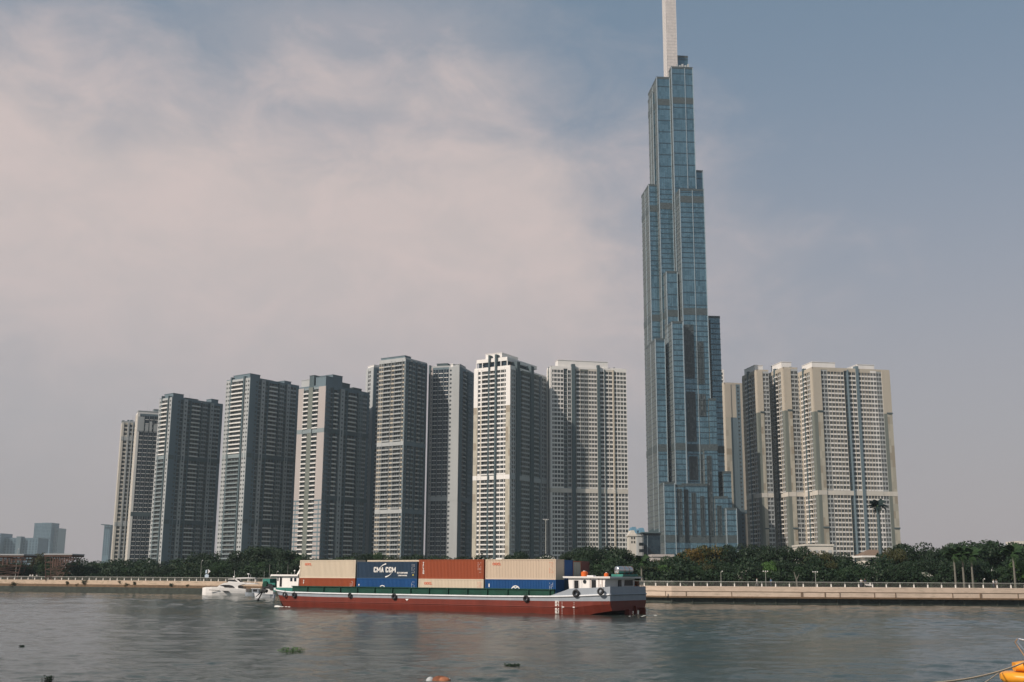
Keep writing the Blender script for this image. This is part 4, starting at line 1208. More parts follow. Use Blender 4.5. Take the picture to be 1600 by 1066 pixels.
# undergrowth behind the promenade, too tangled to count
r = np.random.default_rng(5); n = 80000
px = r.uniform(-60, 1660, n); dd = r.uniform(9, 30, n); Y = np.interp(px, [-260, 40, 280, 430, 700, 1000, 1050, 1310, 1560, 1900], [376, 347, 321, 303, 272, 240, 235.5, 230.5, 229, 228])+dd
X = (px-800)/F*Y*.982
hz = WALLTOP + r.uniform(0, 1, n)**.8*(1.2+dd*.17+1.4*np.sin(px*.09)*np.sin(px*.031))
p = np.stack([X, Y, hz], 1)
a = r.normal(size=(n, 3)); a /= np.linalg.norm(a, axis=1)[:, None]; b = np.cross(a, r.normal(size=(n, 3))); b /= np.linalg.norm(b, axis=1)[:, None]
s = r.uniform(.22, .5, n)[:, None]
q = np.stack([p-a*s, p-b*s*.6, p+a*s, p+b*s*.6], 1).reshape(-1, 3)
me = bpy.data.meshes.new('undergrowth'); me.from_pydata(q.tolist(), [], np.arange(n*4).reshape(-1, 4).tolist()); me.materials.append(LF['dark']); me.update()
o = bpy.data.objects.new('undergrowth', me); COL.objects.link(o); tag(o, 'dense dark undergrowth and shrubs behind the riverside promenade', 'undergrowth', kind='stuff')
# bushes rooted on the worn quay
for i, (px, yt, s) in enumerate([(21, 910, 1.3), (53, 915, .6), (105, 909, 1.0), (121, 911, .9), (131, 908, 1.3), (186, 907, .7), (198, 911, 1.0), (267, 912, .9), (210, 909, .9), (293, 912, .7)]):
    Y = sy(px)-.6; o = G(px, Y, 0); o.z = P(px, yt+3, Y).z-.5
    e = empty('bush', (o.x, o.y, o.z)); q = MB(); q.tube((0, 0, -.7), (0, 0, .2), .06, .04, M['bark'], 5); q.build('stem', e)
    inst('foliage', crown_mesh('small', 'dark' if i % 3 else 'olive', i % 3), e, (0, 0, .4), i, (s, s, s))
    tag(e, ['dark ragged bush low on the worn quay near the frame edge', 'tiny tuft on the worn quay between steel pavilion masts', 'first of three bushes in a row on the worn quay', 'middle of three bushes in a row on the worn quay', 'largest of three bushes in a row on the worn quay', 'small tuft high on the worn quay below the slim tower', 'low bush on the worn quay below the navy fronted tower', 'bush on the worn quay just short of the yacht bow', 'olive clump on the worn quay beside the low bush', 'last small clump on the worn quay next to the yacht bow'][i], 'bush', 'bushes rooted on the worn quay')
# palms
def frond_mesh(Lg=1.0, droop=.5, lm='mid'):
    q = MB(); pts = []
    for i in range(9):
        t = i/8; pts.append(Vector((t*Lg*(1-.15*t), 0, .42*Lg*t-droop*Lg*1.25*t*t)))
    for i in range(8):
        q.tube(pts[i], pts[i+1], .018*Lg, .012*Lg, LF[lm], 4, False)
    for i in range(1, 30):
        t = i/30; k = min(7, int(t*8)); p = pts[k].lerp(pts[k+1], t*8-k)
        w_ = .30*Lg*math.sin(math.pi*min(1, t*.85+.12))
        for s in (-1, 1):
            tip = p+Vector((.12*Lg, s*w_, -.12*Lg)); q.add([p, p+Vector((.05*Lg, 0, 0)), tip+Vector((.03*Lg, 0, 0)), tip], [(0, 1, 2, 3)], LF[lm])
    return q.mesh('frond')
FR = [frond_mesh(1, .35), frond_mesh(1, .62), frond_mesh(1, .15)]
FRD = [frond_mesh(1, .35, 'mast'), frond_mesh(1, .62, 'mast'), frond_mesh(1, .15, 'mast')]
def palm(px, ycrown, Y, fl, label, tr=.2, name='palm_tree', nf=17, trunkmat=None, base_z=WALLTOP):
    o = G(px, Y, base_z); top = P(px, ycrown, Y).z-base_z
    e = empty(name, o); q = MB()
    for i in range(6): q.tube((0, 0, -.3+top*i/6), (0, 0, -.3+top*(i+1)/6+.02), tr*(1.25-.07*i), tr*(1.2-.07*i), trunkmat or M['palebark'], 9)
    q.tube((0, 0, top-.35), (0, 0, top+.5), tr*.85, tr*.35, LF['bright'], 8)
    q.build('trunk', e)
    for i in range(nf):
        fo = inst('frond', (FRD if name == 'palm_mast' else FR)[i % 3], e, (0, 0, top+.1), 0, (fl, fl, fl)); fo.rotation_euler = (0, (-.75, -.35, .1, .5)[i % 4], i*2.4+.3)
    tag(e, label, 'palm')
palm(1494, 868, sy(1494)+9, 2.3, 'royal palm with slim pale trunk, first of the group of three')
palm(1507, 866, sy(1507)+8.5, 2.4, 'royal palm with slim pale trunk, middle of the group of three')
palm(1521, 868, sy(1521)+8, 2.5, 'royal palm with slim pale trunk, last of the group of three')
palm(1587, 864, sy(1587)+9, 2.6, 'tall royal palm standing apart from the group of three')
palm(1003, 878, sy(1003)+10, 2.2, 'yellowish drooping palm just astern of the barge deckhouse')
palm(888, 903, sy(888)+6, 1.8, 'young palm peeping above the promenade behind the barge')
palm(1379, 791, 395, 3.5, 'giant dark palm shaped telecom mast in front of the broad beige tower', tr=.62, name='palm_mast', nf=20, trunkmat=M['dgrey'])
# ------------------------------------------------------------------ container barge
M['red'] = simple('antifouling_red', (0.135, 0.022, 0.012), 0.55, var=0.22, scale=0.5, rusty=((0.09, 0.025, 0.015), .58), streak=True)
M['hgrey'] = simple('hull_grey_blue', (0.25, 0.28, 0.31), 0.5, var=0.10, scale=0.7, rusty=((0.22, 0.20, 0.19), .66), streak=True)
M['hwhite'] = simple('hull_white', (0.60, 0.61, 0.62), 0.5, var=0.10, scale=0.7, rusty=((0.30, 0.24, 0.19), .68))
M['cabinw'] = simple('cabin_white', (0.72, 0.70, 0.67), 0.5, var=0.06, scale=0.9, rusty=((0.36, 0.24, 0.16), .70), streak=True)
M['dgreen'] = simple('deck_green', (0.005, 0.045, 0.029), 0.5, var=0.25, scale=0.8, rusty=((0.05, 0.05, 0.03), .60))
M['tealg'] = simple('teal_green', (0.03, 0.16, 0.13), 0.5, var=0.2, scale=1)
M['rubber'] = simple('tyre_rubber', (0.022, 0.022, 0.024), 0.8, var=0.3, scale=4)
M['hatch'] = simple('dark_opening', (0.012, 0.013, 0.015), 0.4)
M['orangep'] = simple('orange_plastic', (0.55, 0.11, 0.02), 0.4, var=0.1)
M['steel'] = simple('brushed_tank_steel', (0.55, 0.55, 0.54), 0.28, metal=0.9, var=0.1, scale=3)
M['black'] = simple('tarred_iron', (0.02, 0.022, 0.024), 0.6, var=0.3)
M['mark'] = simple('white_marking_paint', (0.72, 0.70, 0.66), 0.6, var=0.04)
M['foam'] = simple('wake_foam', (0.62, 0.62, 0.58), 0.9, var=0.1, scale=3)
M['rustk'] = simple('rusted_iron', (0.16, 0.06, 0.03), 0.8, var=0.3, scale=2)
bd = Vector((-0.838, 0.545)); bd.normalize()
p0 = Vector((5.93, 162.25))
s_st = solve_len(p0, -bd, 951, 2.0, 1, 25)
O = p0 - bd*s_st
s_bow = solve_len(p0, bd, 427, 2.0, 20, 80)
LH = s_st + s_bow + 1.3
BW = 12.0
BM = Matrix.Translation((O.x, O.y, 0)) @ Matrix.Rotation(math.atan2(bd.y, bd.x), 4, 'Z')
barge = empty('barge'); barge.matrix_world = BM
tag(barge, 'long river barge with red hull, green hold coaming and tyre fenders', 'barge')
def lerp_tab(x, tab):
    return float(np.interp(x, [t[0] for t in tab], [t[1] for t in tab]))
def deck_z(x): return lerp_tab(x, [(0, 2.95), (4, 2.75), (9, 2.55), (20, 2.45), (50, 2.45), (60, 2.55), (LH, 2.9)])
def red_z(x): return lerp_tab(x, [(0, 1.95), (9, 1.82), (55, 1.78), (LH, 1.95)])
def bot_z(x): return lerp_tab(x, [(0, 0.62), (2.5, .25), (5, -.5), (8, -1.2), (LH-6, -1.2), (LH, -.9)])
def half(x): return BW/2*lerp_tab(x, [(0, .93), (4, 1), (LH-5, 1), (LH-3, .97), (LH-1.5, .90), (LH, .70)])
def hull_pt(x, t, side):
    """t 0..1 from bottom to deck"""
    zb, zd = bot_z(x), deck_z(x)
    z = zb+(zd-zb)*t
    tum = .90+.10*min(1, t*2.2)
    rake = lerp_tab(x, [(0, 0), (LH-10, 0), (LH, 1.9)])*(1-max(0, (z-0)/(zd)))**1.0 if z < zd else 0
    yy = half(x)*tum
    return Vector((x-rake, -BW/2+side*yy, z))
xs = [0, 1, 2.5, 4, 5, 6.5, 8, 10] + list(np.arange(14, LH-8, 5)) + [LH-7, LH-5.5, LH-4, LH-3, LH-2, LH-1.2, LH-.5, LH]
def hull_band(mb, ta, tb, mat, both=True, nt_=3):
    """skin between two height functions"""
    for side in (1, -1):
        rows = []
        for x in xs:
            zb, zd = bot_z(x), deck_z(x)
            a, b = (ta(x)-zb)/(zd-zb), (tb(x)-zb)/(zd-zb)
            a, b = max(0, a), max(0, b)
            rows.append([hull_pt(x, a+(b-a)*j/nt_, side) for j in range(nt_+1)])
        for i in range(len(rows)-1):
            for j in range(nt_):
                f = [rows[i][j], rows[i+1][j], rows[i+1][j+1], rows[i][j+1]]
                if side == 1: f = f[::-1]
                mb.add(f, [(0, 1, 2, 3)], mat, True)
    for x, rv in ((0, 0), (LH, 1)):
        zb, zd = bot_z(x), deck_z(x)
        a, b = max(0, (ta(x)-zb)/(zd-zb)), max(0, (tb(x)-zb)/(zd-zb))
        f = [hull_pt(x, a, 1), hull_pt(x, a, -1), hull_pt(x, b, -1), hull_pt(x, b, 1)]
        if rv: f = f[::-1]
        mb.add(f, [(0, 1, 2, 3)], mat)
q = MB()
hull_band(q, bot_z, red_z, M['red']); hull_band(q, red_z, lambda x: deck_z(x)-.32, M['hgrey'], nt_=1); hull_band(q, lambda x: deck_z(x)-.32, deck_z, M['hgrey'], nt_=1)
for i in range(len(xs)-1):
    a, b, c, d = hull_pt(xs[i], 1, 1), hull_pt(xs[i+1], 1, 1), hull_pt(xs[i+1], 1, -1), hull_pt(xs[i], 1, -1)
    q.add([a, d, c, b], [(0, 1, 2, 3)], M['tealg'])
    a, b, c, d = hull_pt(xs[i], 0, 1), hull_pt(xs[i+1], 0, 1), hull_pt(xs[i+1], 0, -1), hull_pt(xs[i], 0, -1)
    q.add([a, b, c, d], [(0, 1, 2, 3)], M['red'])
q.build('hull', barge)
# rubbing strakes
q = MB()
for side in (1, -1):
    pts = [hull_pt(x, 1, side)+Vector((0, side*.04, -.12)) for x in xs]
    q.path(pts, .13, M['hwhite'], 8)
q.path([hull_pt(0, 1, 1)+Vector((-.04, 0, -.12)), hull_pt(0, 1, -1)+Vector((-.04, 0, -.12))], .11, M['hgrey'], 8)
q.build('rubbing_strake', barge)
q = MB()
for side in (1, -1):
    pts = [hull_pt(x, (1.02-bot_z(x))/(deck_z(x)-bot_z(x)), side)+Vector((0, side*.02, 0)) for x in xs if x > 4]
    q.path(pts, .07, M['red'], 6)
q.build('rubbing_strake', barge)
# stern bulwark
q = MB()
bx = [0, 1.5, 3, 5, 6.3, 7.2, 8.4, 9.4]; bh = [.95, .92, .9, .92, .9, .62, .3, .02]
for side in (1, -1):
    for i in range(len(bx)-1):
        a, b = hull_pt(bx[i], 1, side), hull_pt(bx[i+1], 1, side); o_ = Vector((0, -side*.08, 0))
        au, bu = Vector((0, -side*bh[i]*.08, bh[i])), Vector((0, -side*bh[i+1]*.08, bh[i+1]))
        q.hexa([a, b, b+o_, a+o_, a+au, b+bu, b+bu+o_, a+au+o_], M['hgrey'])
a, b = hull_pt(0, 1, 1), hull_pt(0, 1, -1)
q.hexa([a+Vector((0.002, -.09, 0)), b+Vector((0.002, .09, 0)), b+Vector((.08, .09, 0)), a+Vector((.08, -.09, 0)), a+Vector((.07, -.15, .95)), b+Vector((.07, .15, .95)), b+Vector((.15, .15, .95)), a+Vector((.15, -.15, .95))], M['hgrey'])
q.build('bulwark', barge)
# hold coaming
q = MB(); c0, c1 = 9.2, LH-4.9
for side, y in ((1, -.75), (-1, -BW+.75)):
    q.box(c0, c1, min(y, y-side*.12), max(y, y-side*.12), 2.3, 3.36, M['dgreen'])
    q.box(c0-.1, c1+.1, y-.17, y+.17, 3.36, 3.48, M['dgreen'])
    for x in np.arange(c0+.6, c1, 3.6):
        q.box(x, x+.12, y+(.0 if side > 0 else -.22), y+(.22 if side > 0 else 0), 2.46, 3.35, M['dgreen'])
q.box(c0-.1, c0, -BW+.9, -.9, 2.3, 3.47, M['dgreen']); q.box(c1, c1+.1, -BW+.9, -.9, 2.3, 3.47, M['dgreen'])
q.build('coaming', barge)
# deckhouse at the stern
q = MB()
def house(mb, x0, x1, y0, y1, z0, z1, flare, mat):
    mb.hexa([(x0, y0, z0), (x1, y0, z0), (x1, y1, z0), (x0, y1, z0), (x0-flare, y0, z1), (x1+flare, y0, z1), (x1+flare, y1, z1), (x0-flare, y1, z1)], mat)
house(q, 1.0, 6.5, -9.6, -.55, 2.6, 5.02, .22, M['cabinw'])
dh = q.build('deckhouse', barge)
def panel(par, x0, x1, z0, z1, mat, name, y=-.55):
    q = MB(); q.box(x0, x1, y-.02, y+.035, z0, z1, mat); return q.build(name, par)
d1 = panel(dh, 5.05, 5.75, 3.35, 4.72, M['hatch'], 'door'); panel(dh, 2.25, 2.95, 3.45, 4.78, M['hatch'], 'door')
q = MB(); q.torus((4.05, -.52, 4.55), (0, 1, 0), .24, .04, M['dgrey']); q.box(3.85, 4.25, -.56, -.51, 4.36, 4.74, M['hatch']); q.build('porthole', dh)
for x in (5.9, 4.85, 4.5, 3.3, 3.05, 1.75, 1.25):
    q = MB(); q.box(x, x+.06, -.55, -.50, 3.0, 5.0, M['hwhite'] if x > 3.2 else M['rustk']); q.build('frame', dh)
for x in (1.6, 3.4):
    q = MB(); y = -2.4-x; q.box(.93, .97, y-1, y, 3.0, 4.6, M['hatch']); q.build('door', dh)
q = MB(); q.box(-.1, 7.4, -9.9, -.25, 5.03, 5.17, M['cabinw']); q.box(-.14, 7.44, -9.94, -.21, 5.17, 5.27, M['cabinw']); q.box(2.6, 3.6, -1.2, -.4, 5.27, 5.42, M['hwhite'])
q.build('roof', barge)
def rel(name, label, cat, mb_fn, loc, group=None, rz=0.0):
    """a thing that rides on the barge"""
    wloc = BM @ Vector(loc)
    e = empty(name, wloc, math.atan2(bd.y, bd.x)+rz); tag(e, label, cat, group); mb_fn(e); return e
def drum(e, r=.45, h=.75, mat=None):
    q = MB(); q.tube((0, 0, 0), (0, 0, h*.8), r, r, mat); q.tube((0, 0, h*.8), (0, 0, h), r, r*.55, mat); q.build('body', e)
    q = MB(); q.tube((0, 0, h), (0, 0, h+.08), r*.35, r*.35, M['cabinw']); q.build('lid', e)
rel('water_barrel', 'round orange barrel on the deckhouse roof nearest the containers', 'barrel', lambda e: drum(e, .5, .72, M['orangep']), (4.9, -2.0, 5.27), 'orange barrels on the deckhouse roof')
rel('water_barrel', 'squat orange barrel on the middle of the deckhouse roof', 'barrel', lambda e: drum(e, .33, .5, M['orangep']), (1.6, -2.4, 5.27), 'orange barrels on the deckhouse roof')
def tank(e):
    q = MB(); q.tube((-.55, 0, .55), (.55, 0, .55), .55, .55, M['steel'], 18); q.ball((-.55, 0, .55), .55, M['steel'], (.35, 1, 1)); q.ball((.55, 0, .55), .55, M['steel'], (.35, 1, 1)); q.torus((-.5, 0, .55), (1, 0, 0), .55, .03, M['rustk'], 18, 5); q.build('body', e)
    q = MB(); q.box(-.6, -.45, -.4, .4, 0, .3, M['rustk']); q.box(.45, .6, -.4, .4, 0, .3, M['rustk']); q.build('cradle', e)
q = MB(); q.box(-.25, 1.6, -8.6, -3.9, 5.28, 5.62, M['tealg']); q.build('tank_platform', barge)
for k_, (yy_, lb_) in enumerate(((-4.7, 'steel water tank on the stern roof, the one nearest the orange barrels'), (-6.1, 'steel water tank on the stern roof, the middle of three'), (-7.4, 'steel water tank on the stern roof, the one furthest from the barrels'))):
    rel('water_tank', lb_, 'water tank', tank, (.65, yy_, 5.62), 'steel water tanks on the stern roof', rz=R(90-25+12*k_))
# stern rails, aft canopy posts and clutter
q = MB()
for y in (-9.9, -10.5, -11.1): q.tube((.2, y, 3.7), (.2, y, 5.15 if y < -10 else 5.0), .035, .035, M['rail'], 6)
q.tube((.2, -8.8, 5.1), (.2, -11.1, 5.15), .035, .035, M['rail'], 6); q.tube((.2, -9.8, 4.4), (.2, -11.1, 4.4), .03, .03, M['rail'], 6)
q.build('stern_rail', barge)
q = MB(); r_ = random.Random(9)
for i in range(14):
    y = r_.uniform(-11.3, -9.9); x = r_.uniform(.2, 3.0); q.box(x, x+r_.uniform(.2, .6), y, y+r_.uniform(.2, .5), 2.9, r_.uniform(3.7, 4.7), r_.choice([M['rustk'], M['black'], M['dgreen'], M['hgrey'], M['orangep']]))
q.build('deck_gear', barge)
q = MB(); q.box(.80, .95, -9.0, -6.4, 4.0, 4.85, M['hatch']); q.box(.72, .80, -5.3, -4.4, 3.2, 4.8, M['hatch']); q.build('aft_opening', barge)
def pottedplant(e):
    q = MB(); q.tube((0, 0, 0), (0, 0, .35), .2, .28, M['rustk']); q.build('pot', e)
    inst('foliage', crown_mesh('small', 'olive', 2), e, (0, 0, .75), 0, (.6, .6, .6))
rel('potted_plant', 'bushy potted plant on the barge stern, beside the steel rail', 'plant', pottedplant, (.6, -9.9, 4.2), None)
q = MB(); q.box(-.35, .05, -8.0, -7.6, -1, 1.2, M['red']); q.box(-.9, .1, -BW/2-3.6, -BW/2-3.4, -.6, .9, M['red']); q.box(-.5, .3, -6.2, -5.2, -.8, .75, M['red']); q.build('rudder', barge)
# forward wheelhouse
def px_in(px, yin, z):
    a = Vector((p0.x+.545*yin, p0.y+.838*yin)); return s_st + solve_len(a, bd, px, z, 0, 90)
x1 = px_in(433, 1.6, 4); x0 = px_in(466, 1.6, 4); xr = px_in(419, 1.2, 5.1)
q = MB(); house(q, x0, x1, -BW+3.0, -1.6, 2.5, 5.05, .1, M['cabinw']); wh = q.build('wheelhouse', barge)
yy = -1.6
panel(wh, x1-1.12, x1-.62, 3.3, 4.85, M['hatch'], 'door', yy)
for a in (x0+.45, x0+1.35): panel(wh, a, a+.5, 4.2, 4.75, M['win_blue'], 'window', yy)
panel(wh, x1-.32, x1-.05, 4.25, 4.85, M['win_blue'], 'window', yy)
q = MB(); xf = xr-.6; q.box(x0-.2, xf, -BW+2.6, -1.2, 5.06, 5.32, M['cabinw']); q.hexa([(xf, -BW+2.6, 5.06), (xf+.5, -BW+3.0, 4.75), (xf+.5, -1.7, 4.75), (xf, -1.2, 5.06), (xf, -BW+2.6, 5.32), (xf+.6, -BW+3.0, 4.95), (xf+.6, -1.7, 4.95), (xf, -1.2, 5.32)], M['cabinw']); q.build('roof', barge)
q = MB(); q.hexa([(x0+.7, -2.2, 5.3), (x0+1.05, -2.2, 5.3), (x0+1.05, -2.5, 5.3), (x0+.7, -2.5, 5.3), (x0-.35, -2.2, 6.95), (x0-.15, -2.2, 6.95), (x0-.15, -2.45, 6.95), (x0-.35, -2.45, 6.95)], M['cabinw']); q.box(x0-.1, x0+.55, -2.4, -2.25, 6.55, 6.75, M['cabinw']); q.ball((x0+1.6, -2.3, 5.95), .14, M['cabinw']); q.tube((x0+1.6, -2.3, 5.3), (x0+1.6, -2.3, 5.9), .02, .02, M['cabinw'], 5); q.build('mast', barge)
q = MB(); q.tube((x0+3.4, -2.5, 5.3), (x0+3.4, -2.5, 7.0), .025, .02, M['rail'], 5); q.tube((x0+2.5, -2.5, 5.3), (x0+2.5, -2.5, 5.6), .04, .03, M['rail'], 5); q.build('antenna', barge)
q = MB(); q.box(x0+.6, x1+.2, -1.45, -1.0, 2.5, 3.15, M['tealg']); q.box(x1-.4, x1, -1.0, -.9, 2.7, 3.1, M['hwhite']); q.build('locker', barge)
# foredeck machinery, anchor
xw = px_in(421, 3.2, 4)
q = MB(); q.box(xw-.9, xw+.8, -4.2, -2.4, 3.75, 4.6, M['tealg']); q.box(xw-2.2, xw-.95, -4.0, -2.3, 2.8, 3.9, M['tealg']); q.box(xw-1.5, xw+.7, -4.0, -2.2, 2.9, 3.74, M['black']); q.tube((xw-.1, -2.5, 3.7), (xw-.1, -2.0, 3.7), .5, .5, M['dgreen']); q.tube((xw-1.9, -2.3, 3.1), (xw-1.9, -1.8, 3.1), .5, .5, M['black']); q.build('windlass', barge)
q = MB(); a = Vector((xw+.1, -2.2, 3.1)); q.tube(a, a+Vector((1.2, .2, -2.1)), .14, .10, M['black'], 7)
for s_ in (-1, 1): q.tube(a+Vector((.2, .2, -.5)), a+Vector((.7+s_*.9, .4, -1.2-s_*.4)), .12, .06, M['black'], 6)
q.ball(a+Vector((1.2, .2, -2.1)), .24, M['black']); q.tube(a+Vector((-1.5, .2, .1)), a, .22, .16, M['black']); q.tube(a+Vector((-.8, .2, -.6)), a+Vector((.3, .2, -.3)), .3, .2, M['black']); q.build('anchor', barge)
q = MB()
for s in (-1, 1): q.tube((LH-.8, -BW/2+s*2.2, 2.8), (LH+.6, -BW/2+s*1.2, 3.3), .12, .12, M['black'], 6)
q.path([Vector((xw+.3, -3.4, 4.6)), Vector((xw+.3, -3.4, 7.0))], .03, M['rail'], 5)
q.build('bow_frame', barge)
# draught marks and load line
q = MB()
px_x = lambda px, z=1.5: s_st - solve_len(p0, -bd, px, z, 0, 40) if px > 868 else s_st + solve_len(p0, bd, px, z, 0, 80)
xm = px_x(869.5)
for j in range(9): 
    q.box(xm-.18+(.1 if j % 2 else 0), xm+.22, .01, .035, .15+j*.2, .27+j*.2, M['mark'])
    q.box(xm-.42, xm-.26, .01, .035, .15+j*.2, .25+j*.2, M['mark'])
for j in range(8): q.box(xm-.95, xm-.90, .01, .035, .1+j*.22, .2+j*.22, M['mark'])
xm2 = px_x(897)
for j in range(7): q.box(xm2-.03, xm2+.03, .01, .035, .1+j*.26, .18+j*.26, M['mark'])
q.box(xm-1.3, xm-.9, .07, .10, .98, 1.1, M['mark']); q.box(xm-3.0, xm-2.7, .07, .10, .98, 1.1, M['mark'])
xt = px_x(636); q.add([(xt-.35, .04, 1.72), (xt, .04, 1.45), (xt+.35, .04, 1.72)], [(0, 1, 2)], M['mark'])
q.build('draught_marks', barge)
# tyres hung along the side
for i, (px, dz, r_) in enumerate(((446, 2.05, .42), (461, 2.0, .46), (548, 2.1, .40), (617, 2.05, .48), (823, 2.1, .48), (901, 2.95, .55), (939.5, 3.25, .52))):
    x = px_x(px, dz)
    def mk(e):
        q = MB(); q.torus((0, 0, 0), (0, 1, 0), r_*.72, r_*.30, M['rubber'], 20, 9); q.build('tyre', e)
        q = MB(); q.tube((0, -.05, r_*.9), (0, -.12, r_*.9+.5), .03, .03, M['black'], 5); q.build('rope', e)
    rel('tyre_fender', ['black tyre fender at the bow, right below the wheelhouse door', 'black tyre fender below the forward end of the orange lower container', 'tyre fender under the gap between the first two containers', 'tyre fender under the dark blue lettered container', 'tyre fender under the aft beige container', 'large tyre fender below the deckhouse door nearer the hold', 'large tyre fender close to the stern corner'][i], 'tyre fender', mk, (x, .16+.06, dz), 'tyre fenders hung along the barge side')
# ------------------------------------------------------------------ containers
cbe = simple('container_beige', (0.52, 0.42, 0.32), 0.55, var=0.06, scale=0.8, rusty=((0.33, 0.22, 0.14), .70), streak=True)
cbe2 = simple('container_pale', (0.56, 0.48, 0.37), 0.55, var=0.06, scale=0.8, rusty=((0.36, 0.25, 0.16), .68), streak=True)
cor = simple('container_orange', (0.27, 0.062, 0.024), 0.55, var=0.08, scale=0.8, rusty=((0.20, 0.07, 0.04), .66), streak=True)
cnv = simple('container_navy', (0.020, 0.042, 0.075), 0.5, var=0.12, scale=0.8, rusty=((0.06, 0.07, 0.09), .64), streak=True)
cbl = simple('container_blue', (0.008, 0.062, 0.19), 0.5, var=0.10, scale=0.8, rusty=((0.04, 0.08, 0.15), .68), streak=True)
cbr = simple('container_brown', (0.13, 0.045, 0.035), 0.6, var=0.12, scale=0.8)
cgy = simple('container_door_grey', (0.34, 0.33, 0.28), 0.6, var=0.10, scale=0.8)
logo_red = simple('logo_red', (0.60, 0.09, 0.03), 0.5, var=0.03)
cdk = simple('container_corner_dark', (0.10, 0.07, 0.05), 0.7, var=0.2)
CL, CW_ = 12.19, 2.44
def container(x, ycol, z, h, mat, label, frame=None, door=None):
    wloc = BM @ Vector((x, ycol, z))
    e = empty('shipping_container', wloc, math.atan2(bd.y, bd.x)); tag(e, label, 'shipping container', 'shipping containers stacked on the barge')
    fr = frame or mat
    q = MB()                                                  # corrugated skin, both long sides
    n = 44; xs_ = np.linspace(.16, CL-.16, n*4+1)
    prof = []
    for i, xx in enumerate(xs_):
        prof.append((xx, -.075 if (i % 4) in (0, 1) else -.008))
    for side in (0, 1):
        vs = []
        for xx, dy in prof:
            y = dy if side == 0 else -CW_-dy
            vs += [(xx, y, .16), (xx, y, h-.12)]
        fs = [(2*i, 2*i+2, 2*i+3, 2*i+1) for i in range(len(prof)-1)]
        if side == 0: fs = [f[::-1] for f in fs]
        q.add(vs, fs, mat)
    q.box(.1, CL-.1, -CW_+.1, -.1, h-.10, h-.03, mat)
    q.box(.1, CL-.1, -CW_+.1, -.1, .05, .15, cdk)
    for xe, s in ((.03, 1), (CL-.03, -1)):
        for j in range(8):
            y0 = -CW_+.16+j*(CW_-.32)/8
            q.box(min(xe, xe+s*(.03+.03*(j % 2))), max(xe, xe+s*(.03+.03*(j % 2)))+.01, y0, y0+(CW_-.32)/8, .16, h-.12, door if (door and s == 1) else mat)
    q.build('body', e)
    q = MB()
    for xx in (0, CL-.16):
        for y in (-.12, -CW_): q.box(xx, xx+.16, y, y+.12, 0, h, fr)
    for y in (-.1, -CW_):
        q.box(.16, CL-.16, y, y+.1, h-.12, h-.001, fr); q.box(.16, CL-.16, y, y+.1, 0, .16, fr)
    for xx in (0, CL-.16): q.box(xx, xx+.16, -CW_+.12, -.12, h-.14, h-.001, fr); q.box(xx, xx+.16, -CW_+.12, -.12, 0, .16, fr)
    q.build('frame', e)
    if door:
        q = MB()
        for y in (-.45, -.95, -1.5, -2.0): q.tube((-.02, y, .1), (-.02, y, h-.1), .025, .025, M['rail'], 6)
        q.build('locking_bar', e)
    return e
def side_mat(x, z, tilt=0.0):
    """text plane on the near long side: reads from bow end to stern end"""
    return Matrix.Translation((x, .0, z)) @ Matrix(((-1, 0, 0, 0), (0, 0, 1, 0), (0, 1, 0, 0), (0, 0, 0, 1))) @ Matrix.Rotation(tilt, 4, 'Z')
def code_marks(e, h, big=False, mat=None, star=False):
    mt = mat or M['mark']
    q = MB()
    r = random.Random(int(h*10)+len(e.name)+ord(e.name[-1]))
    for col in (0.75, 0.5, 1.0):
        z = h-.45
        while z > h*.35:
            if r.random() < .6: q.box(col-.03, col+.03, .0, .012, z-.09, z, mt)
            z -= .2
    q.build('code_marks', e)
XS = [s_st + i*(CL+.35) for i in range(4)]
LZ = 2.19
Y1 = -.95
# lower layer, near column (stern to bow)
lo = [container(XS[0], Y1, LZ, 2.59, cbl, 'lower blue container with a white ring emblem, under the aft beige one'),
      container(XS[1], Y1, LZ, 2.59, cbe2, 'lower pale container with red letters, under the upper orange one'),
      container(XS[2], Y1, LZ, 2.59, cbl, 'lower blue container under the dark blue one with white letters'),
      container(XS[3], Y1, LZ, 2.59, cor, 'lower orange container next to the white wheelhouse')]
UZ = LZ+2.60
up = [container(XS[0], Y1, UZ, 2.89, cbe, 'upper beige container with orange letters at the aft end of the near row', door=None),
      container(XS[1], Y1, UZ, 2.89, cor, 'upper orange container with white letters running downwards', frame=cor),
      container(XS[2], Y1, UZ, 2.59, cnv, 'upper dark blue container with large white letters and two arcs'),
      container(XS[3], Y1, UZ, 2.89, cbe2, 'upper beige container with orange letters beside the wheelhouse mast')]
# columns behind, where they show past the near row
container(XS[0], Y1-2.5, UZ, 2.80, cbl, 'upper blue container end, second across the deck at the aft stack')
container(XS[0], Y1-5.0, UZ, 2.70, cgy, 'upper container with grey doors in an orange frame, third across', frame=cor, door=cgy)
container(XS[0], Y1-7.5, UZ, 2.70, cbr, 'upper brown container end, the one furthest across the deck', )
for k, (m_, lb) in enumerate(((cnv, 'shaded dark blue lower container, second across at the aft stack'), (cbr, 'shaded brown lower container, third across at the aft stack'), (cnv, 'shaded dark lower container, furthest across at the aft stack'))):
    container(XS[0], Y1-2.5*(k+1), LZ, 2.59, m_, lb)
container(XS[2], Y1-2.5, UZ, 2.89, cbe2, 'pale container whose top edge shows above the dark blue lettered one')
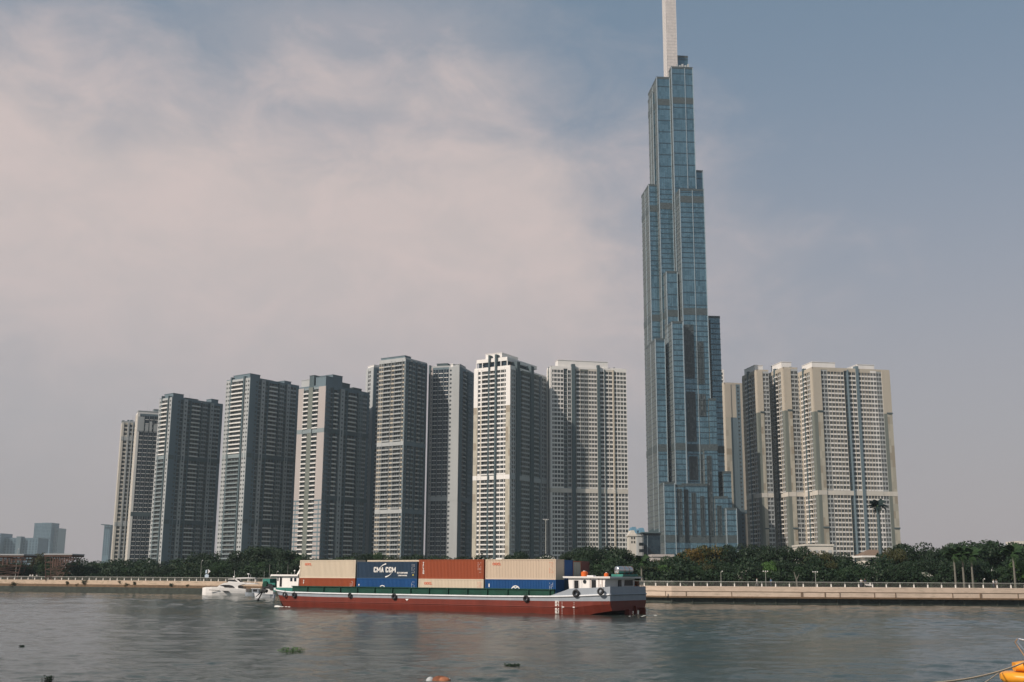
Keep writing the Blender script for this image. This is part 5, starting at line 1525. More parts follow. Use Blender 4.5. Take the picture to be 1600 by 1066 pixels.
# lettering
e = up[0]; text_mesh('lettering', 'OOCL', .50, logo_red, side_mat(CL-1.25, 2.05), e, squash=1.05, bold=.012)
code_marks(e, 2.89, mat=logo_red)
e = up[3]; text_mesh('lettering', 'OOCL', .50, logo_red, side_mat(CL-1.1, 2.05), e, squash=1.05, bold=.012); code_marks(e, 2.89, mat=cbe)
e = lo[1]; text_mesh('lettering', 'OOCL', .50, logo_red, side_mat(CL-1.1, 1.75), e, squash=1.05, bold=.012); code_marks(e, 2.59, mat=logo_red)
e = up[1]
for i, ch in enumerate('TRITON'): text_mesh('lettering', ch, .34, M['mark'], side_mat(CL-.78, 2.28-i*.31), e, bold=.02)
code_marks(e, 2.89)
e = up[2]
def stroke_text(par, txt, x, z, h, w_, t, mat):
    """bold block capitals built from strokes; x runs towards the stern"""
    q = MB(); Y0, Y1_ = .0, .014
    def bar(x0, x1_, z0, z1): q.box(x-max(x0, x1_), x-min(x0, x1_), Y0, Y1_, z+z0, z+z1, mat)
    def slant(xa, za, xb, zb, tt):
        q.hexa([(x-xa-tt/2, Y0, z+za), (x-xa+tt/2, Y0, z+za), (x-xa+tt/2, Y1_, z+za), (x-xa-tt/2, Y1_, z+za), (x-xb-tt/2, Y0, z+zb), (x-xb+tt/2, Y0, z+zb), (x-xb+tt/2, Y1_, z+zb), (x-xb-tt/2, Y1_, z+zb)], mat)
    for ch in txt:
        if ch == ' ': x -= w_*.55; continue
        ww_ = w_*1.35 if ch == 'M' else w_
        if ch in 'CG':
            bar(0, t, .08*h, .92*h); bar(t*.3, ww_, 0, t*.8); bar(t*.3, ww_, h-t*.8, h); bar(ww_-t, ww_, h*.66, h*.95); bar(ww_-t, ww_, h*.05, h*(.50 if ch == 'G' else .34))
            if ch == 'G': bar(ww_*.55, ww_, h*.36, h*.52)
        elif ch == 'M':
            bar(0, t*.85, 0, h); bar(ww_-t*.85, ww_, 0, h); slant(t*.5, h, ww_/2, h*.25, t*.7); slant(ww_-t*.5, h, ww_/2, h*.25, t*.7)
        elif ch == 'A':
            slant(t*.5, 0, ww_/2, h, t*.85); slant(ww_-t*.5, 0, ww_/2, h, t*.85); bar(ww_*.25, ww_*.75, h*.2, h*.36)
        x -= ww_+w_*.16
    return q.build('lettering', par)
stroke_text(e, 'CMA CGM', CL-3.5, .95, .82, .555, .185, M['mark'])
text_mesh('lettering', 'ECO CONTAINER', .30, M['mark'], side_mat(CL-8.25, .78), e, squash=.88, bold=.012)
text_mesh('lettering', 'CARBON SAVING', .26, M['mark'], side_mat(CL-8.45, .38), e, squash=.88, bold=.008)
def arc(par, cx, cz, rx, rz, a0, a1, w0, w1, mat, name='emblem', n=14):
    q = MB(); vs = []
    for i in range(n+1):
        t = i/n; a = R(a0+(a1-a0)*t); wd = w0+(w1-w0)*t
        for rr in (-wd/2, wd/2):
            vs.append((cx-math.cos(a)*(rx+rr), .012, cz+math.sin(a)*(rz+rr)))
    q.add(vs, [(2*i, 2*i+1, 2*i+3, 2*i+2) for i in range(n)], mat); return q.build(name, par)
arc(e, CL-6.5, 1.15, 1.9, 1.15, 158, 105, .03, .2, M['mark'])
arc(e, CL-5.4, 1.35, 1.9, 1.15, -22, -75, .03, .2, M['mark'])
code_marks(e, 2.59)
q = MB(); q.ball((.75, .0, .55), .12, simple('yellow_label', (.6, .45, .05), .5), (1, .1, 1)); q.build('label_dot', e)
e = lo[0]
arc(e, CL-5.35, 1.05, .72, .62, 0, 180, .13, .13, M['mark']); arc(e, CL-5.05, 1.0, .35, .5, 0, 130, .1, .14, M['mark']); arc(e, CL-5.65, 1.0, .35, .5, 50, 180, .14, .1, M['mark'])
q = MB(); q.box(CL-.75, CL-.6, 0, .012, 1.45, 1.95, M['mark']); q.build('code_marks', e); code_marks(e, 2.59)
e = lo[2]; arc(e, CL-5.35, .78, .72, .72, 50, 130, .12, .12, M['mark'])
q = MB(); q.box(CL-.6, CL-.4, 0, .012, 1.45, 1.7, M['mark']); q.build('code_marks', e); code_marks(e, 2.59)
e = lo[3]
for i, ch in enumerate('TR'): text_mesh('lettering', ch, .34, M['mark'], side_mat(CL-.9, 2.0-i*.31), e, bold=.02)
code_marks(e, 2.59)
# foam at the bow
q = MB(); r = random.Random(4)
for i in range(34):
    x = LH-1.6-abs(r.gauss(0, 1.6)); q.ball((x, .25+r.uniform(0, .35)-max(0, x-LH+4)*.33, .02), r.uniform(.08, .26)*(1 if i > 8 else 1.7), M['foam'], (1.5, 1, .55), 7, 5)
for i in range(26):
    q.ball((r.uniform(-5, -.7), r.uniform(-11.5, .2), .0), r.uniform(.05, .16), M['foam'], (2.2, 1.2, .35), 7, 5)
f_ = q.build('bow_wave'); f_.matrix_world = BM; tag(f_, 'white foam curling at the barge bow and churned up under its stern', 'foam', kind='stuff')

# ------------------------------------------------------------------ white motor yacht
M['gel'] = simple('white_gelcoat', (0.76, 0.74, 0.71), 0.25, var=0.03)
M['smoke'] = simple('smoked_glass', (0.03, 0.03, 0.032), 0.12, var=0.1)
YD = 292.0
def yp(zx, zy, dy=0.0):
    """point of the yacht profile, from its place in the photo"""
    p = P(300+zx/11.43, 880+zy/11.43, YD); return p.x, p.z
yo = G(318, YD); yacht = empty('motor_yacht', (yo.x, YD, 0)); tag(yacht, 'white motor yacht with flybridge moored beside the worn quay', 'yacht')
YB = 2.1
def ypr(pts, y0, y1, mat, name, par=None, taper=None):
    q = MB(); pr = [(yp(*p)[0]-yo.x, yp(*p)[1]) for p in pts]; q.prism(pr, y0, y1, mat); return q.build(name, par or yacht)
# hull loft: bow at the low end
q = MB()
sheer = [(190, 440), (260, 428), (380, 424), (520, 430), (700, 440), (860, 455), (990, 470)]
keel = [(182, 552), (260, 560), (380, 570), (520, 575), (700, 575), (860, 575), (1000, 575)]
hb = [.12, .95, 1.6, 1.95, 2.1, 2.1, 2.0]
rows = []
for (sx, sz), (kx, kz), b in zip(sheer, keel, hb):
    X, Z = yp(sx, sz); X2, Z2 = yp(kx, kz); row = []
    for t, wv in ((0, .25), (.15, .72), (.45, .88), (.75, .96), (1, 1)):
        row.append((X2+(X-X2)*t-yo.x, b*wv, min(Z2, -.35)+(Z-min(Z2, -.35))*t))
    rows.append(row)
for i in range(len(rows)-1):
    for j in range(4):
        for s in (1, -1):
            f = [(x, s*y, z) for x, y, z in (rows[i][j], rows[i+1][j], rows[i+1][j+1], rows[i][j+1])]
            if s == -1: f = f[::-1]
            q.add(f[::-1] if False else f, [(0, 1, 2, 3)], M['gel'], True)
    a, b = rows[i][4], rows[i+1][4]
    q.add([(a[0], -a[1], a[2]), (b[0], -b[1], b[2]), (b[0], b[1], b[2]), (a[0], a[1], a[2])], [(0, 1, 2, 3)], M['gel'])
for e_, rv in ((rows[0], 0), (rows[-1], 1)):
    vs = [(x, -y, z) for x, y, z in e_] + [(x, y, z) for x, y, z in e_[::-1]]
    q.add(vs, [tuple(range(10)) if rv else tuple(range(9, -1, -1))], M['gel'])
q.build('hull', yacht)
def side_panel(pts, mat, name, y, par=None):
    q = MB(); pr = [(yp(*p)[0]-yo.x, yp(*p)[1]) for p in pts]; q.prism(pr, y-.03, y+.05, mat); return q.build(name, par or yacht)
side_panel([(330, 472), (528, 484), (528, 492), (345, 482)], M['smoke'], 'window', -1.98)
side_panel([(575, 492), (690, 496), (700, 520), (620, 522)], M['smoke'], 'window', -2.10)
sup = ypr([(470, 436), (520, 392), (600, 352), (700, 346), (985, 346), (985, 368), (850, 400), (855, 462), (700, 452), (520, 440)], -1.75, 1.75, M['gel'], 'superstructure')
side_panel([(525, 402), (590, 388), (700, 388), (760, 405), (800, 440), (620, 440), (590, 415)], M['smoke'], 'window', -1.79, sup)
ypr([(850, 405), (940, 405), (940, 462), (860, 462)], -1.6, 1.6, M['smoke'], 'saloon_door')
ypr([(850, 446), (990, 462), (990, 478), (850, 460)], -2.0, 2.0, M['gel'], 'cockpit_coaming')
ypr([(660, 352), (680, 322), (1060, 352), (1210, 374), (985, 380), (700, 372)], -1.7, 1.7, M['gel'], 'flybridge')
ypr([(640, 330), (690, 296), (800, 300), (850, 340), (700, 345)], -1.4, 1.4, M['smoke'], 'windscreen')
ypr([(780, 285), (820, 285), (895, 345), (860, 348)], -1.5, -1.3, M['gel'], 'arch'); ypr([(780, 285), (820, 285), (895, 345), (860, 348)], 1.3, 1.5, M['gel'], 'arch')
ypr([(665, 280), (820, 272), (815, 258), (980, 254), (1150, 262), (1150, 272), (830, 280), (800, 290), (670, 290)], -1.5, 1.5, M['gel'], 'hardtop')
q = MB(); a = yp(750, 245); q.ball((a[0]-yo.x, 0, a[1]), .22, M['gel']); a = yp(760, 130); b = yp(760, 235); q.tube((a[0]-yo.x, 0, a[1]), (b[0]-yo.x, 0, b[1]), .03, .05, M['gel'], 5)
a = yp(1010, 195); q.box(a[0]-yo.x-.25, a[0]-yo.x+.25, -.4, .4, a[1]-.1, a[1]+.15, M['gel']); b = yp(1010, 255); q.tube((a[0]-yo.x, 0, a[1]), (b[0]-yo.x, 0, b[1]), .06, .06, M['gel'], 5); a = yp(1050, 200); q.tube((a[0]-yo.x, 0, a[1]), (a[0]-yo.x, 0, b[1]), .03, .03, M['gel'], 5)
q.build('radar_mast', yacht)
q = MB()
for zx in (1055, 1140):
    a, b = yp(zx, 268), yp(zx, 368)
    for y in (-1.35, 1.35): q.tube((a[0]-yo.x, y, a[1]), (b[0]-yo.x, y, b[1]), .05, .05, M['gel'], 5)
q.build('stanchion', yacht)
# small grey launch astern of the yacht and a steel workboat half hidden by the barge bow
def launch(px, Y, Lg, bw, hh, hull, label, extras):
    o = G(px, Y); e = empty('small_boat', (o.x, Y, 0)); tag(e, label, 'boat', 'small boats beside the worn quay')
    q = MB(); st = [(0, .1, hh*1.25), (.15, .65, hh*1.1), (.4, 1, hh), (.8, 1, hh*.95), (1, .85, hh*.95)]
    for (a, wa, za), (b, wb, zb) in zip(st, st[1:]):
        for s in (1, -1):
            f = [(a*Lg, s*bw*wa*.6, -.3), (b*Lg, s*bw*wb*.6, -.3), (b*Lg, s*bw*wb, zb), (a*Lg-(.3 if a == 0 else 0), s*bw*wa, za)]
            q.add(f if s == -1 else f[::-1], [(0, 1, 2, 3)], hull)
        q.add([(a*Lg, -bw*wa, za-.15), (b*Lg, -bw*wb, zb-.15), (b*Lg, bw*wb, zb-.15), (a*Lg, bw*wa, za-.15)], [(0, 1, 2, 3)], M['lgrey'])
    q.box(Lg-.05, Lg, -bw*.85, bw*.85, -.3, hh*.95, hull); q.build('hull', e)
    extras(e, Lg, bw, hh)
def ex1(e, L_, b, h):
    q = MB(); q.box(L_*.3, L_*.62, -b*.6, b*.6, h*.8, h+1.0, M['hgrey']); q.box(L_*.26, L_*.7, -b*.7, b*.7, h+1.0, h+1.12, M['gel']); q.build('cabin', e)
    q = MB(); q.box(L_*.35, L_*.55, -b*.62, -b*.6+.01, h+.3, h+.85, M['smoke']); q.build('window', e)
    q = MB(); q.path([Vector((L_*.62, -b, h)), Vector((L_*.62, -b, h+.8)), Vector((L_, -b, h+.8)), Vector((L_, -b, h))], .03, M['rail'], 5); q.build('rail', e)
def ex2(e, L_, b, h):
    q = MB(); q.box(L_*.55, L_*.95, -b*.7, b*.7, h*.8, h+1.3, M['cabinw']); q.build('cabin', e)
    q = MB(); q.tube((L_*.4, 0, h), (L_*.4, 0, h+5.2), .06, .04, M['rail'], 6); q.build('mast', e)
launch(384, 290, 5.4, 1.1, .75, M['hgrey'], 'small grey launch with a low cabin tied astern of the white yacht', ex1)
launch(399, 268, 4.5, 1.2, .9, M['hwhite'], 'white workboat with a thin mast, partly behind the barge bow', ex2)

# ------------------------------------------------------------------ yellow boat, ropes and floating things close by
M['yel'] = simple('orange_yellow_gelcoat', (0.70, 0.29, 0.025), 0.4, var=0.08, scale=2, rusty=((0.5, 0.2, 0.03), .66))
M['rope'] = simple('mooring_rope', (0.50, 0.40, 0.28), 0.9, var=0.15, scale=6)
M['chrome'] = simple('polished_steel', (0.65, 0.66, 0.68), 0.2, metal=0.9, var=0.05)
YB0 = 47.5
bp0 = P(1563, 1054, YB0)
yb = empty('boat', (bp0.x, YB0, 0), R(-12)); tag(yb, 'orange yellow boat bow with a bent steel rail at the water close by', 'boat')
def bowloft(mb, st, mat, sub_=6):
    """st: (x, half breadth, z low, z high); rounded section, stations blended smoothly"""
    t = np.arange(len(st)); tt = np.linspace(0, len(st)-1, (len(st)-1)*sub_+1)
    A = [np.interp(tt, t, [q_[k] for q_ in st]) for k in range(4)]
    for k in (1, 2, 3): A[k] = np.convolve(np.pad(A[k], 3, mode='edge'), np.ones(7)/7, 'valid')
    sec = [(.0, 0.0), (.62, .02), (.90, .22), (1.0, .52), (.96, .80), (.82, .97), (0, 1.0)]
    full = sec + [(-y, z) for y, z in sec[-2:0:-1]]
    n = len(full); vs = []
    for x, w_, l, h in zip(*A):
        vs += [(x, y*w_, l+(h-l)*z) for y, z in full]
    fs = [(i*n+j, i*n+(j+1) % n, (i+1)*n+(j+1) % n, (i+1)*n+j) for i in range(len(A[0])-1) for j in range(n)]
    mb.add(vs, fs, mat, True)
    mb.add(vs[:n], [tuple(range(n))[::-1]], mat, True); mb.add(vs[-n:], [tuple(range(n))], mat)
zt = P(1563, 1051, YB0).z
q = MB(); bowloft(q, [(0, .12, zt-.25, zt-.05), (.1, .45, zt-.36, zt), (.35, .80, zt-.42, zt+.05), (.9, 1.05, zt-.45, zt+.05), (2.2, 1.3, zt-.45, zt), (6, 1.35, zt-.45, zt)], M['yel']); q.build('gunwale', yb)
q = MB(); bowloft(q, [(.25, .25, -.4, zt-.4), (.8, .65, -.5, zt-.44), (2.2, 1.1, -.5, zt-.46), (6, 1.2, -.5, zt-.46)], M['black']); q.build('hull', yb)
q = MB(); bowloft(q, [(.55, .35, zt+.08, zt+.40), (.9, .6, zt+.07, zt+.46), (2.2, .95, zt+.04, zt+.5), (6, 1.0, zt+.04, zt+.5)], M['yel']); q.build('foredeck', yb)
q = MB(); q.box(.75, 1.15, -1.10, -1.0, zt-.16, zt-.02, M['lgrey']); q.build('fitting', yb)
q = MB(); q.box(1.45, 1.9, -1.26, -1.15, zt-.2, zt-.05, M['lgrey']); q.build('fitting', yb)
q = MB()
for s in (-1, 1):
    q.path([Vector((1.35, s*.55, zt+.45)), Vector((1.15, s*.50, zt+.55)), Vector((.72, s*.28, zt+1.22)), Vector((.80, s*.12, zt+1.36))], .028, M['chrome'], 7)
q.path([Vector((.80, -.12, zt+1.36)), Vector((.80, .12, zt+1.36))], .028, M['chrome'], 7)
q.path([Vector((.80, -.12, zt+1.36)), Vector((1.5, -.6, zt+1.2)), Vector((2.6, -.85, zt+1.15)), Vector((2.6, -.85, zt+.4))], .028, M['chrome'], 7)
q.build('bow_rail', yb)
def rope(pts, r, label):
    e = MB(); n = 14; o = Vector(pts[0])
    P_ = []
    a, b = Vector(pts[0]), Vector(pts[1]); sag = pts[2]
    for i in range(n+1):
        t = i/n; p = a.lerp(b, t); p.z -= sag*4*t*(1-t); P_.append(p-o)
    e.path(P_, r, M['rope'], 6); ob = e.build('mooring_rope'); ob.location = o; tag(ob, label, 'rope', 'mooring lines of the yellow boat')
rope((P(1606, 1032.5, YB0+.3), P(1385, 1070, 30), .25), .032, 'thick straw coloured mooring rope slanting from the yellow boat foredeck')
rope((P(1564, 1049, YB0-.1), P(1500, 1092, 30), .02), .02, 'thin dark mooring line running down from the yellow boat tip')
# floating things
def clump(px, py, wm, label, kind='small', mat='bright', n=1, hz=.35):
    lo_, hi_ = 20, 200
    for _ in range(40):
        m_ = (lo_+hi_)/2
        if P(px, py, m_).z > 0: lo_ = m_
        else: hi_ = m_
    p = P(px, py, lo_)
    e = MB(); r = random.Random(int(px))
    for i in range(int(60*wm)+20):
        x, y = r.uniform(-1, 1)*wm/2, r.uniform(-1, 1)*wm*.4; a = r.uniform(0, 6.28); h = r.uniform(.04, hz); s = r.uniform(.05, .11)
        c, s_ = math.cos(a)*s, math.sin(a)*s
        e.add([(x-c, y-s_, h), (x-s_*.8, y+c*.8, h+.03), (x+c*1.2, y+s_*1.2, h+r.uniform(.02, .1)), (x+s_*.8, y-c*.8, h+.03)], [(0, 1, 2, 3)], LF[mat])
        e.tube((x, y, -.02), (x, y, h), .008, .008, LF[mat], 3, False)
    o_ = e.build('floating_plant'); o_.location = (p.x, p.y, 0); tag(o_, label, 'water plant')
    return p
clump(455, 1020, 1.7, 'leafy mat of water hyacinth drifting between the barge bow and the camera', hz=.3)
clump(800, 1043, .9, 'small scrap of water hyacinth drifting below the barge midships', hz=.18, mat='dark')
clump(74, 1068, .5, 'dark sprig of water hyacinth alone at the bottom of the river view', hz=.34, mat='dark')
clump(34, 1011, .3, 'tiny dark twig afloat on the open water far from the barge', hz=.06, mat='dark')
lo_, hi_ = 20, 200
for _ in range(40):
    m_ = (lo_+hi_)/2
    if P(690, 1068, m_).z > 0: lo_ = m_
    else: hi_ = m_
p = P(688, 1068, lo_)
e = empty('float', (p.x, p.y, 0)); tag(e, 'weathered orange brown float with a white pole, half sunk in the river', 'float')
q = MB(); q.ball((0, 0, 0), .52, M['rustk'], (1.05, .8, .72), 12, 8); q.ball((.15, -.12, .12), .36, simple('faded_orange', (.30, .12, .06), .7, var=.35, scale=5), (1.1, .8, .6), 12, 8); q.build('body', e)
q = MB(); q.ball((-.5, 0, .05), .34, M['lgrey'], (.7, .8, .8), 10, 7); q.build('cap', e)
q = MB(); q.tube((.35, -.1, .12), (1.5, .1, -.05), .05, .04, M['mark'], 7); q.ball((.42, -.1, .18), .09, M['mark']); q.build('pole', e)

# ------------------------------------------------------------------ promenade people, lamps, steel pavilion
skin = simple('skin', (0.30, 0.17, 0.11), 0.6, var=0.05)
hair = simple('black_hair', (0.015, 0.012, 0.01), 0.5)
def person(px, Y, shirt, trousers, pose, label, base_z=WALLTOP, rz=0.0, seat=0.0):
    o = G(px, Y, base_z)
    J = {'pel': (0, 0, .93), 'che': (0, 0, 1.25), 'neck': (0, 0, 1.45), 'head': (0, -.02, 1.60), 'htop': (0, -.01, 1.70)}
    stride = .22 if pose == 'walk' else .02
    for s, n_ in ((-1, 'l'), (1, 'r')):
        J['hip'+n_] = (s*.10, 0, .88)
        if pose == 'sit':
            J['kn'+n_] = (s*.12, -.42, .90); J['an'+n_] = (s*.12, -.45, .47); J['to'+n_] = (s*.13, -.60, .43)
        else:
            J['kn'+n_] = (s*.11, -s*stride*.8, .50); J['an'+n_] = (s*.11, s*-stride*.9+.06, .09); J['to'+n_] = (s*.12, s*-stride*.9-.12, .04)
        J['sh'+n_] = (s*.19, 0, 1.40)
        if pose == 'lean': J['el'+n_] = (s*.24, -.16, 1.18); J['wr'+n_] = (s*.18, -.38, 1.06); J['ha'+n_] = (s*.16, -.45, 1.05)
        elif pose == 'sit': J['el'+n_] = (s*.24, -.12, 1.18); J['wr'+n_] = (s*.18, -.34, 1.08); J['ha'+n_] = (s*.17, -.42, 1.06)
        else: J['el'+n_] = (s*.25, s*.08, 1.14); J['wr'+n_] = (s*.26, s*-.02-.06, .90); J['ha'+n_] = (s*.26, s*-.02-.08, .82)
    rad = {'pel': .135, 'che': .15, 'neck': .055, 'head': .095, 'htop': .085, 'hip': .09, 'kn': .06, 'an': .04, 'to': .035, 'sh': .065, 'el': .045, 'wr': .033, 'ha': .04}
    E = [('pel', 'che'), ('che', 'neck'), ('neck', 'head'), ('head', 'htop')]
    for n_ in 'lr': E += [('pel', 'hip'+n_), ('hip'+n_, 'kn'+n_), ('kn'+n_, 'an'+n_), ('an'+n_, 'to'+n_), ('che', 'sh'+n_), ('sh'+n_, 'el'+n_), ('el'+n_, 'wr'+n_), ('wr'+n_, 'ha'+n_)]
    nm = list(J); me = bpy.data.meshes.new('person'); me.from_pydata([J[k] for k in nm], [(nm.index(a), nm.index(b)) for a, b in E], []); me.update()
    t = bpy.data.objects.new('person_rig', me); COL.objects.link(t)
    sk = t.modifiers.new('s', 'SKIN'); sk.use_smooth_shade = True
    for i, k in enumerate(nm):
        kk = k if k in rad else k[:-1]
        me.skin_vertices[0].data[i].radius = (rad[kk], rad[kk]*(.72 if kk in ('pel', 'che') else 1)); me.skin_vertices[0].data[i].use_root = (k == 'pel')
    t.modifiers.new('u', 'SUBSURF').levels = 1
    bpy.context.view_layer.update()
    bm_ = bpy.data.meshes.new_from_object(t.evaluated_get(bpy.context.evaluated_depsgraph_get()))
    bpy.data.objects.remove(t)
    bm_.materials.clear()
    for m_ in (shirt, trousers, skin, M['black']): bm_.materials.append(m_)
    for p_ in bm_.polygons:
        c = p_.center; p_.use_smooth = True
        arm = abs(c.x) > .215 or (pose in ('lean', 'sit') and c.y < -.14 and c.z > 1.0)
        if c.z > 1.47: i = 2
        elif arm and (c.z < 1.12 or c.y < -.2): i = 2
        elif c.z > .95 and not (pose == 'sit' and c.y < -.1 and c.z < 1.0): i = 0
        elif c.z < .10 or (pose == 'sit' and c.z < .46): i = 3
        else: i = 1
        p_.material_index = i
    e = bpy.data.objects.new('person', bm_); COL.objects.link(e)
    e.location = (o.x, o.y, base_z-(.42 if pose == 'sit' else 0)); e.rotation_euler = (0, 0, rz)
    q = MB(); q.ball((0, .02, 1.68), .118, hair, (.9, 1, .85), 10, 7); q.build('hair', e)
    tag(e, label, 'person')
wht = simple('white_cotton', (.72, .70, .66), .8); navy = simple('navy_cloth', (.03, .04, .07), .8); blu = simple('blue_cloth', (.08, .14, .24), .8); gry = simple('grey_cloth', (.25, .25, .25), .8)
person(1183, sy(1183)+3, wht, gry, 'walk', 'person in a white shirt walking on the promenade below the bright green tree', rz=R(60))
person(1205, sy(1205)+3.4, blu, navy, 'walk', 'person in blue on the promenade, a few steps from the white shirted walker', rz=R(-70))
person(1346, sy(1346)+1.2, wht, navy, 'lean', 'person in white leaning on the railing in front of the villa', rz=R(10))
person(1352, sy(1352)+1.4, navy, gry, 'lean', 'person in dark clothes leaning on the railing beside the motorbike', rz=R(-15))
person(1553, sy(1553)+2.0, wht, navy, 'stand', 'person in white standing on the promenade near the tall palms', rz=R(20))
person(1557.5, sy(1557)+2.2, gry, simple('brown_cloth', (.16, .09, .06), .8), 'stand', 'person in grey standing close beside the one in white near the palms', rz=R(-40))
person(1003, sy(1003)+2.5, gry, navy, 'walk', 'person in grey walking on the promenade just astern of the barge', rz=R(80))
person(46.5, sy(46)+1.3, wht, navy, 'lean', 'first of three people in pale shirts at the railing near the steel pavilion', rz=R(10))
person(50.5, sy(50)+1.3, wht, gry, 'lean', 'middle of three people in pale shirts at the railing near the steel pavilion', rz=R(-10))
person(57, sy(57)+1.4, wht, navy, 'stand', 'last of three people in pale shirts at the railing near the steel pavilion', rz=R(30))
# motorbike by the railing
def bike(px, Y):
    o = G(px, Y, WALLTOP); e = empty('motorbike', o, R(15)); tag(e, 'white scooter parked at the railing beside the two leaning people', 'motorbike')
    for x in (-.62, .62):
        q = MB(); q.torus((x, 0, .28), (0, 1, 0), .22, .06, M['rubber'], 18, 7); q.build('wheel', e)
    q = MB(); q.hexa([(-.75, -.13, .35), (.25, -.13, .3), (.25, .13, .3), (-.75, .13, .35), (-.85, -.13, .68), (.05, -.13, .66), (.05, .13, .66), (-.85, .13, .68)], M['gel']); q.hexa([(.35, -.16, .25), (.5, -.16, .25), (.5, .16, .25), (.35, .16, .25), (.2, -.18, .98), (.3, -.18, .98), (.3, .18, .98), (.2, .18, .98)], M['gel']); q.box(-.1, .45, -.14, .14, .24, .33, M['gel']); q.build('body', e)
    q = MB(); q.box(-.85, .0, -.12, .12, .69, .78, M['black']); q.build('seat', e)
    q = MB(); q.tube((.25, 0, .95), (.22, 0, 1.05), .04, .04, M['black']); q.tube((.22, -.32, 1.06), (.22, .32, 1.06), .02, .02, M['black']); q.tube((.62, 0, .28), (.33, 0, .9), .03, .03, M['rail']); q.build('handlebar', e)
bike(1358, sy(1358)+1.6)
# lamps and masts
def lamp(px, ytop, Y, label, heads=1, r=.07, name='street_lamp', base=WALLTOP):
    o = G(px, Y, base); h = P(px, ytop, Y).z-base
    e = empty(name, o); tag(e, label, 'lamp post')
    q = MB(); q.tube((0, 0, -.2), (0, 0, h), r, r*.6, M['rail'], 8); q.build('pole', e)
    for k in range(heads):
        s = (k-(heads-1)/2)
        q = MB(); q.tube((0, 0, h-.3), (s*.45 if heads > 1 else .3, 0, h), r*.4, r*.3, M['rail'], 5); q.ball((s*.45 if heads > 1 else .3, 0, h+.02), .14, M['gel'], (1, 1, .8), 8, 5); q.build('lamp_head', e)
lamp(23.5, 858, sy(23)+4, 'pale tall lamp post rising beside the steel pavilion at the edge of view', 1, .10)
lamp(313, 876, sy(313)+4, 'slim lamp post on the worn quay above the yacht bow', 1)
lamp(432, 893, sy(432)+4, 'thin lamp post seen just ahead of the barge wheelhouse', 1)
lamp(1197, 893, sy(1197)+4, 'low lamp post beside the bright green tree on the promenade', 3)
lamp(1275, 894, sy(1275)+5, 'lamp post with a cluster of white heads before the beige towers', 3)
lamp(853, 812, 330, 'very tall pale floodlight mast in front of the white corner tower', 4, .2, 'light_mast')
lamp(1127, 893, sy(1127)+4, 'slim lamp post in front of the gold flowered trees', 1)
lamp(1537, 905, sy(1537)+6, 'short lamp post between the palms and the people', 1)
# blue and white kite-like sculpture on the worn quay
o = G(323, sy(323)+2, WALLTOP); e = empty('sculpture', o); tag(e, 'blue and white sail shaped sculpture on a pole above the yacht', 'sculpture')
q = MB(); q.tube((0, 0, -.1), (0, 0, 1.6), .12, .09, M['dgrey']); q.build('pole', e)
wb = simple('pale_blue_paint', (.50, .60, .68), .4, var=.08)
q = MB(); q.prism([(-.55, .9), (.45, 1.0), (.5, 1.7), (-.2, 2.0), (-.6, 1.6)], -.15, .15, wb); q.build('panel', e)
q = MB(); q.prism([(-.5, 2.1), (-.1, 2.2), (0, 3.2), (-.45, 3.0)], -.15, .15, wb); q.build('panel', e)
q = MB(); q.prism([(.15, 2.0), (.9, 2.7), (.2, 3.3), (.3, 2.6)], -.12, .12, M['gel']); q.build('panel', e)
# white-topped kiosk behind the containers
o = G(853, 318, WALLTOP); e = empty('pavilion', o); tag(e, 'low white roofed pavilion showing just above the aft beige container', 'pavilion')
hz = P(853, 868.5, 318).z-WALLTOP
q = MB(); q.prism([(-2.0, hz-.9), (2.6, hz-.9), (2.2, hz-.3), (.8, hz), (-.4, hz), (-1.6, hz-.35)], -2, 2, M['gel']); q.build('roof', e)
for x in (-1.6, 2.2):
    for y in (-1.7, 1.7):
        q = MB(); q.tube((x, y, -.1), (x, y, hz-.88), .1, .1, M['post']); q.build('post', e)
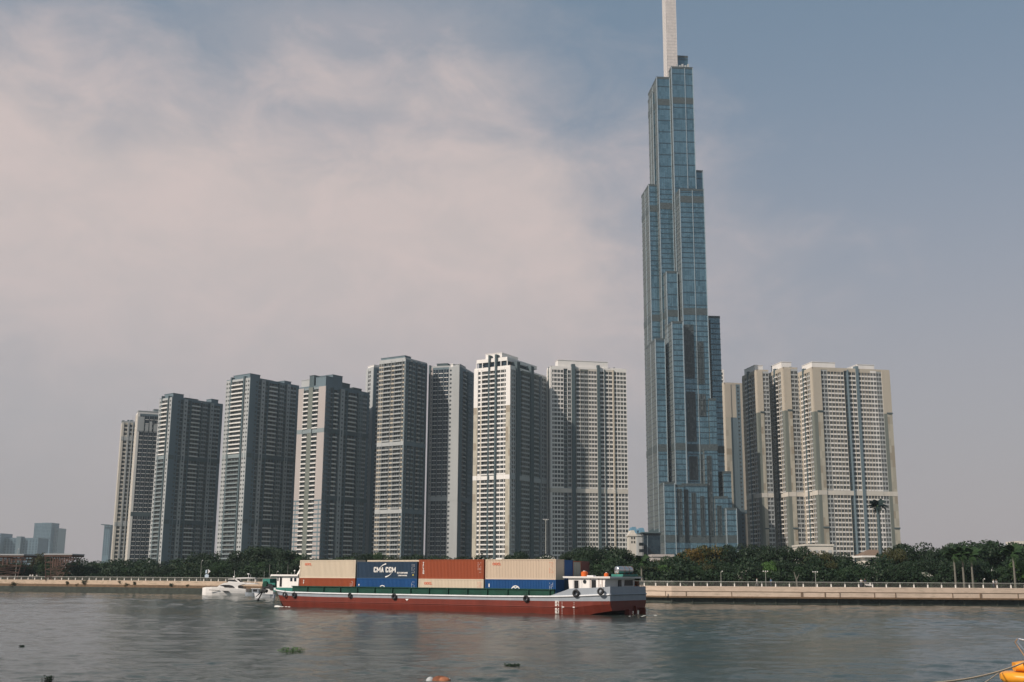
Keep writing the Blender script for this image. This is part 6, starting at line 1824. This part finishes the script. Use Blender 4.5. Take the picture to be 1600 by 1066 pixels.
# rusty steel pavilions
M['rusty'] = simple('rust_brown_steel', (0.095, 0.055, 0.042), 0.75, var=0.25, scale=1)
def steel_pav(pxa, pxb, yt, Y, label, slope_r):
    a, b = P(pxa, yt, Y), P(pxb, yt, Y); z = a.z-WALLTOP
    e = empty('steel_pavilion', (a.x, Y, WALLTOP)); tag(e, label, 'pavilion', 'rusty steel pavilions by the worn quay')
    wd = b.x-a.x
    q = MB(); q.box(0, wd, -4, 6, z-.35, z, M['lgrey']); q.box(.1, wd-.1, -3.9, 5.9, z-.9, z-.36, M['rusty']); q.build('roof', e)
    for y in (-3.4, 0.5, 5.2):
        q = MB()
        f0, f1 = .12*wd, .42*wd
        bot = [f0, f1] if slope_r else [wd-f1, wd-f0]
        top = [0.2, wd-.3]
        q.tube((bot[0], y, -.2), (top[0] if slope_r else top[0], y, z-.5), .14, .12, M['rusty'], 6)
        q.tube((bot[1], y, -.2), (top[1], y, z-.5), .14, .12, M['rusty'], 6)
        nseg = 7
        for i in range(nseg):
            t0, t1 = i/nseg, (i+1)/nseg
            l0 = bot[0]+(top[0]-bot[0])*t0; l1 = bot[0]+(top[0]-bot[0])*t1; r0 = bot[1]+(top[1]-bot[1])*t0; r1 = bot[1]+(top[1]-bot[1])*t1
            A, B_ = ((l0, r1) if i % 2 else (r0, l1))
            q.tube((A, y, (z-.5)*t0), (B_, y, (z-.5)*t1), .08, .08, M['rusty'], 5); q.tube((l1, y, (z-.5)*t1), (r1, y, (z-.5)*t1), .06, .06, M['rusty'], 5)
        q.build('lattice_frame', e)
    q = MB()
    for i in range(9):
        x = wd*(.3+.7*i/8); q.box(x-.05, x+.35, -3.5, -3.3, z*.45+z*.3*(i/8), z-.9, M['rusty'])
    q.build('slat_screen', e)
steel_pav(77, 121, 865.5, sy(100)+6, 'rusty lattice pavilion with flat roof, the whole one', True)
steel_pav(-30, 46, 866, sy(10)+6, 'rusty lattice pavilion with flat roof, cut off by the frame edge', False)
# near bank under the camera
q = MB(); q.box(-60, 60, -60, 9, -2, 3.6, M['paving']); tag(q.build('ground'), kind='structure')

# ------------------------------------------------------------------ air
if HAZE > 0:
    q = MB(); q.box(-2600, 2600, -60, 3300, -1.0, 470, M['black'])
    hz_o = q.build('haze'); hz_o.data.materials.clear()
    hm = bpy.data.materials.new('haze'); hm.use_nodes = True; nt = hm.node_tree
    nt.nodes.remove(nt.nodes['Principled BSDF'])
    pv = N(nt, 'ShaderNodeVolumePrincipled'); pv.inputs['Density'].default_value = HAZE
    pv.inputs['Color'].default_value = (0.80, 0.94, 1.0, 1); pv.inputs['Anisotropy'].default_value = 0.2
    nt.links.new(pv.outputs[0], nt.nodes['Material Output'].inputs['Volume'])
    hz_o.data.materials.append(hm); hz_o['kind'] = 'stuff'; hz_o['label'] = 'pale even river haze'
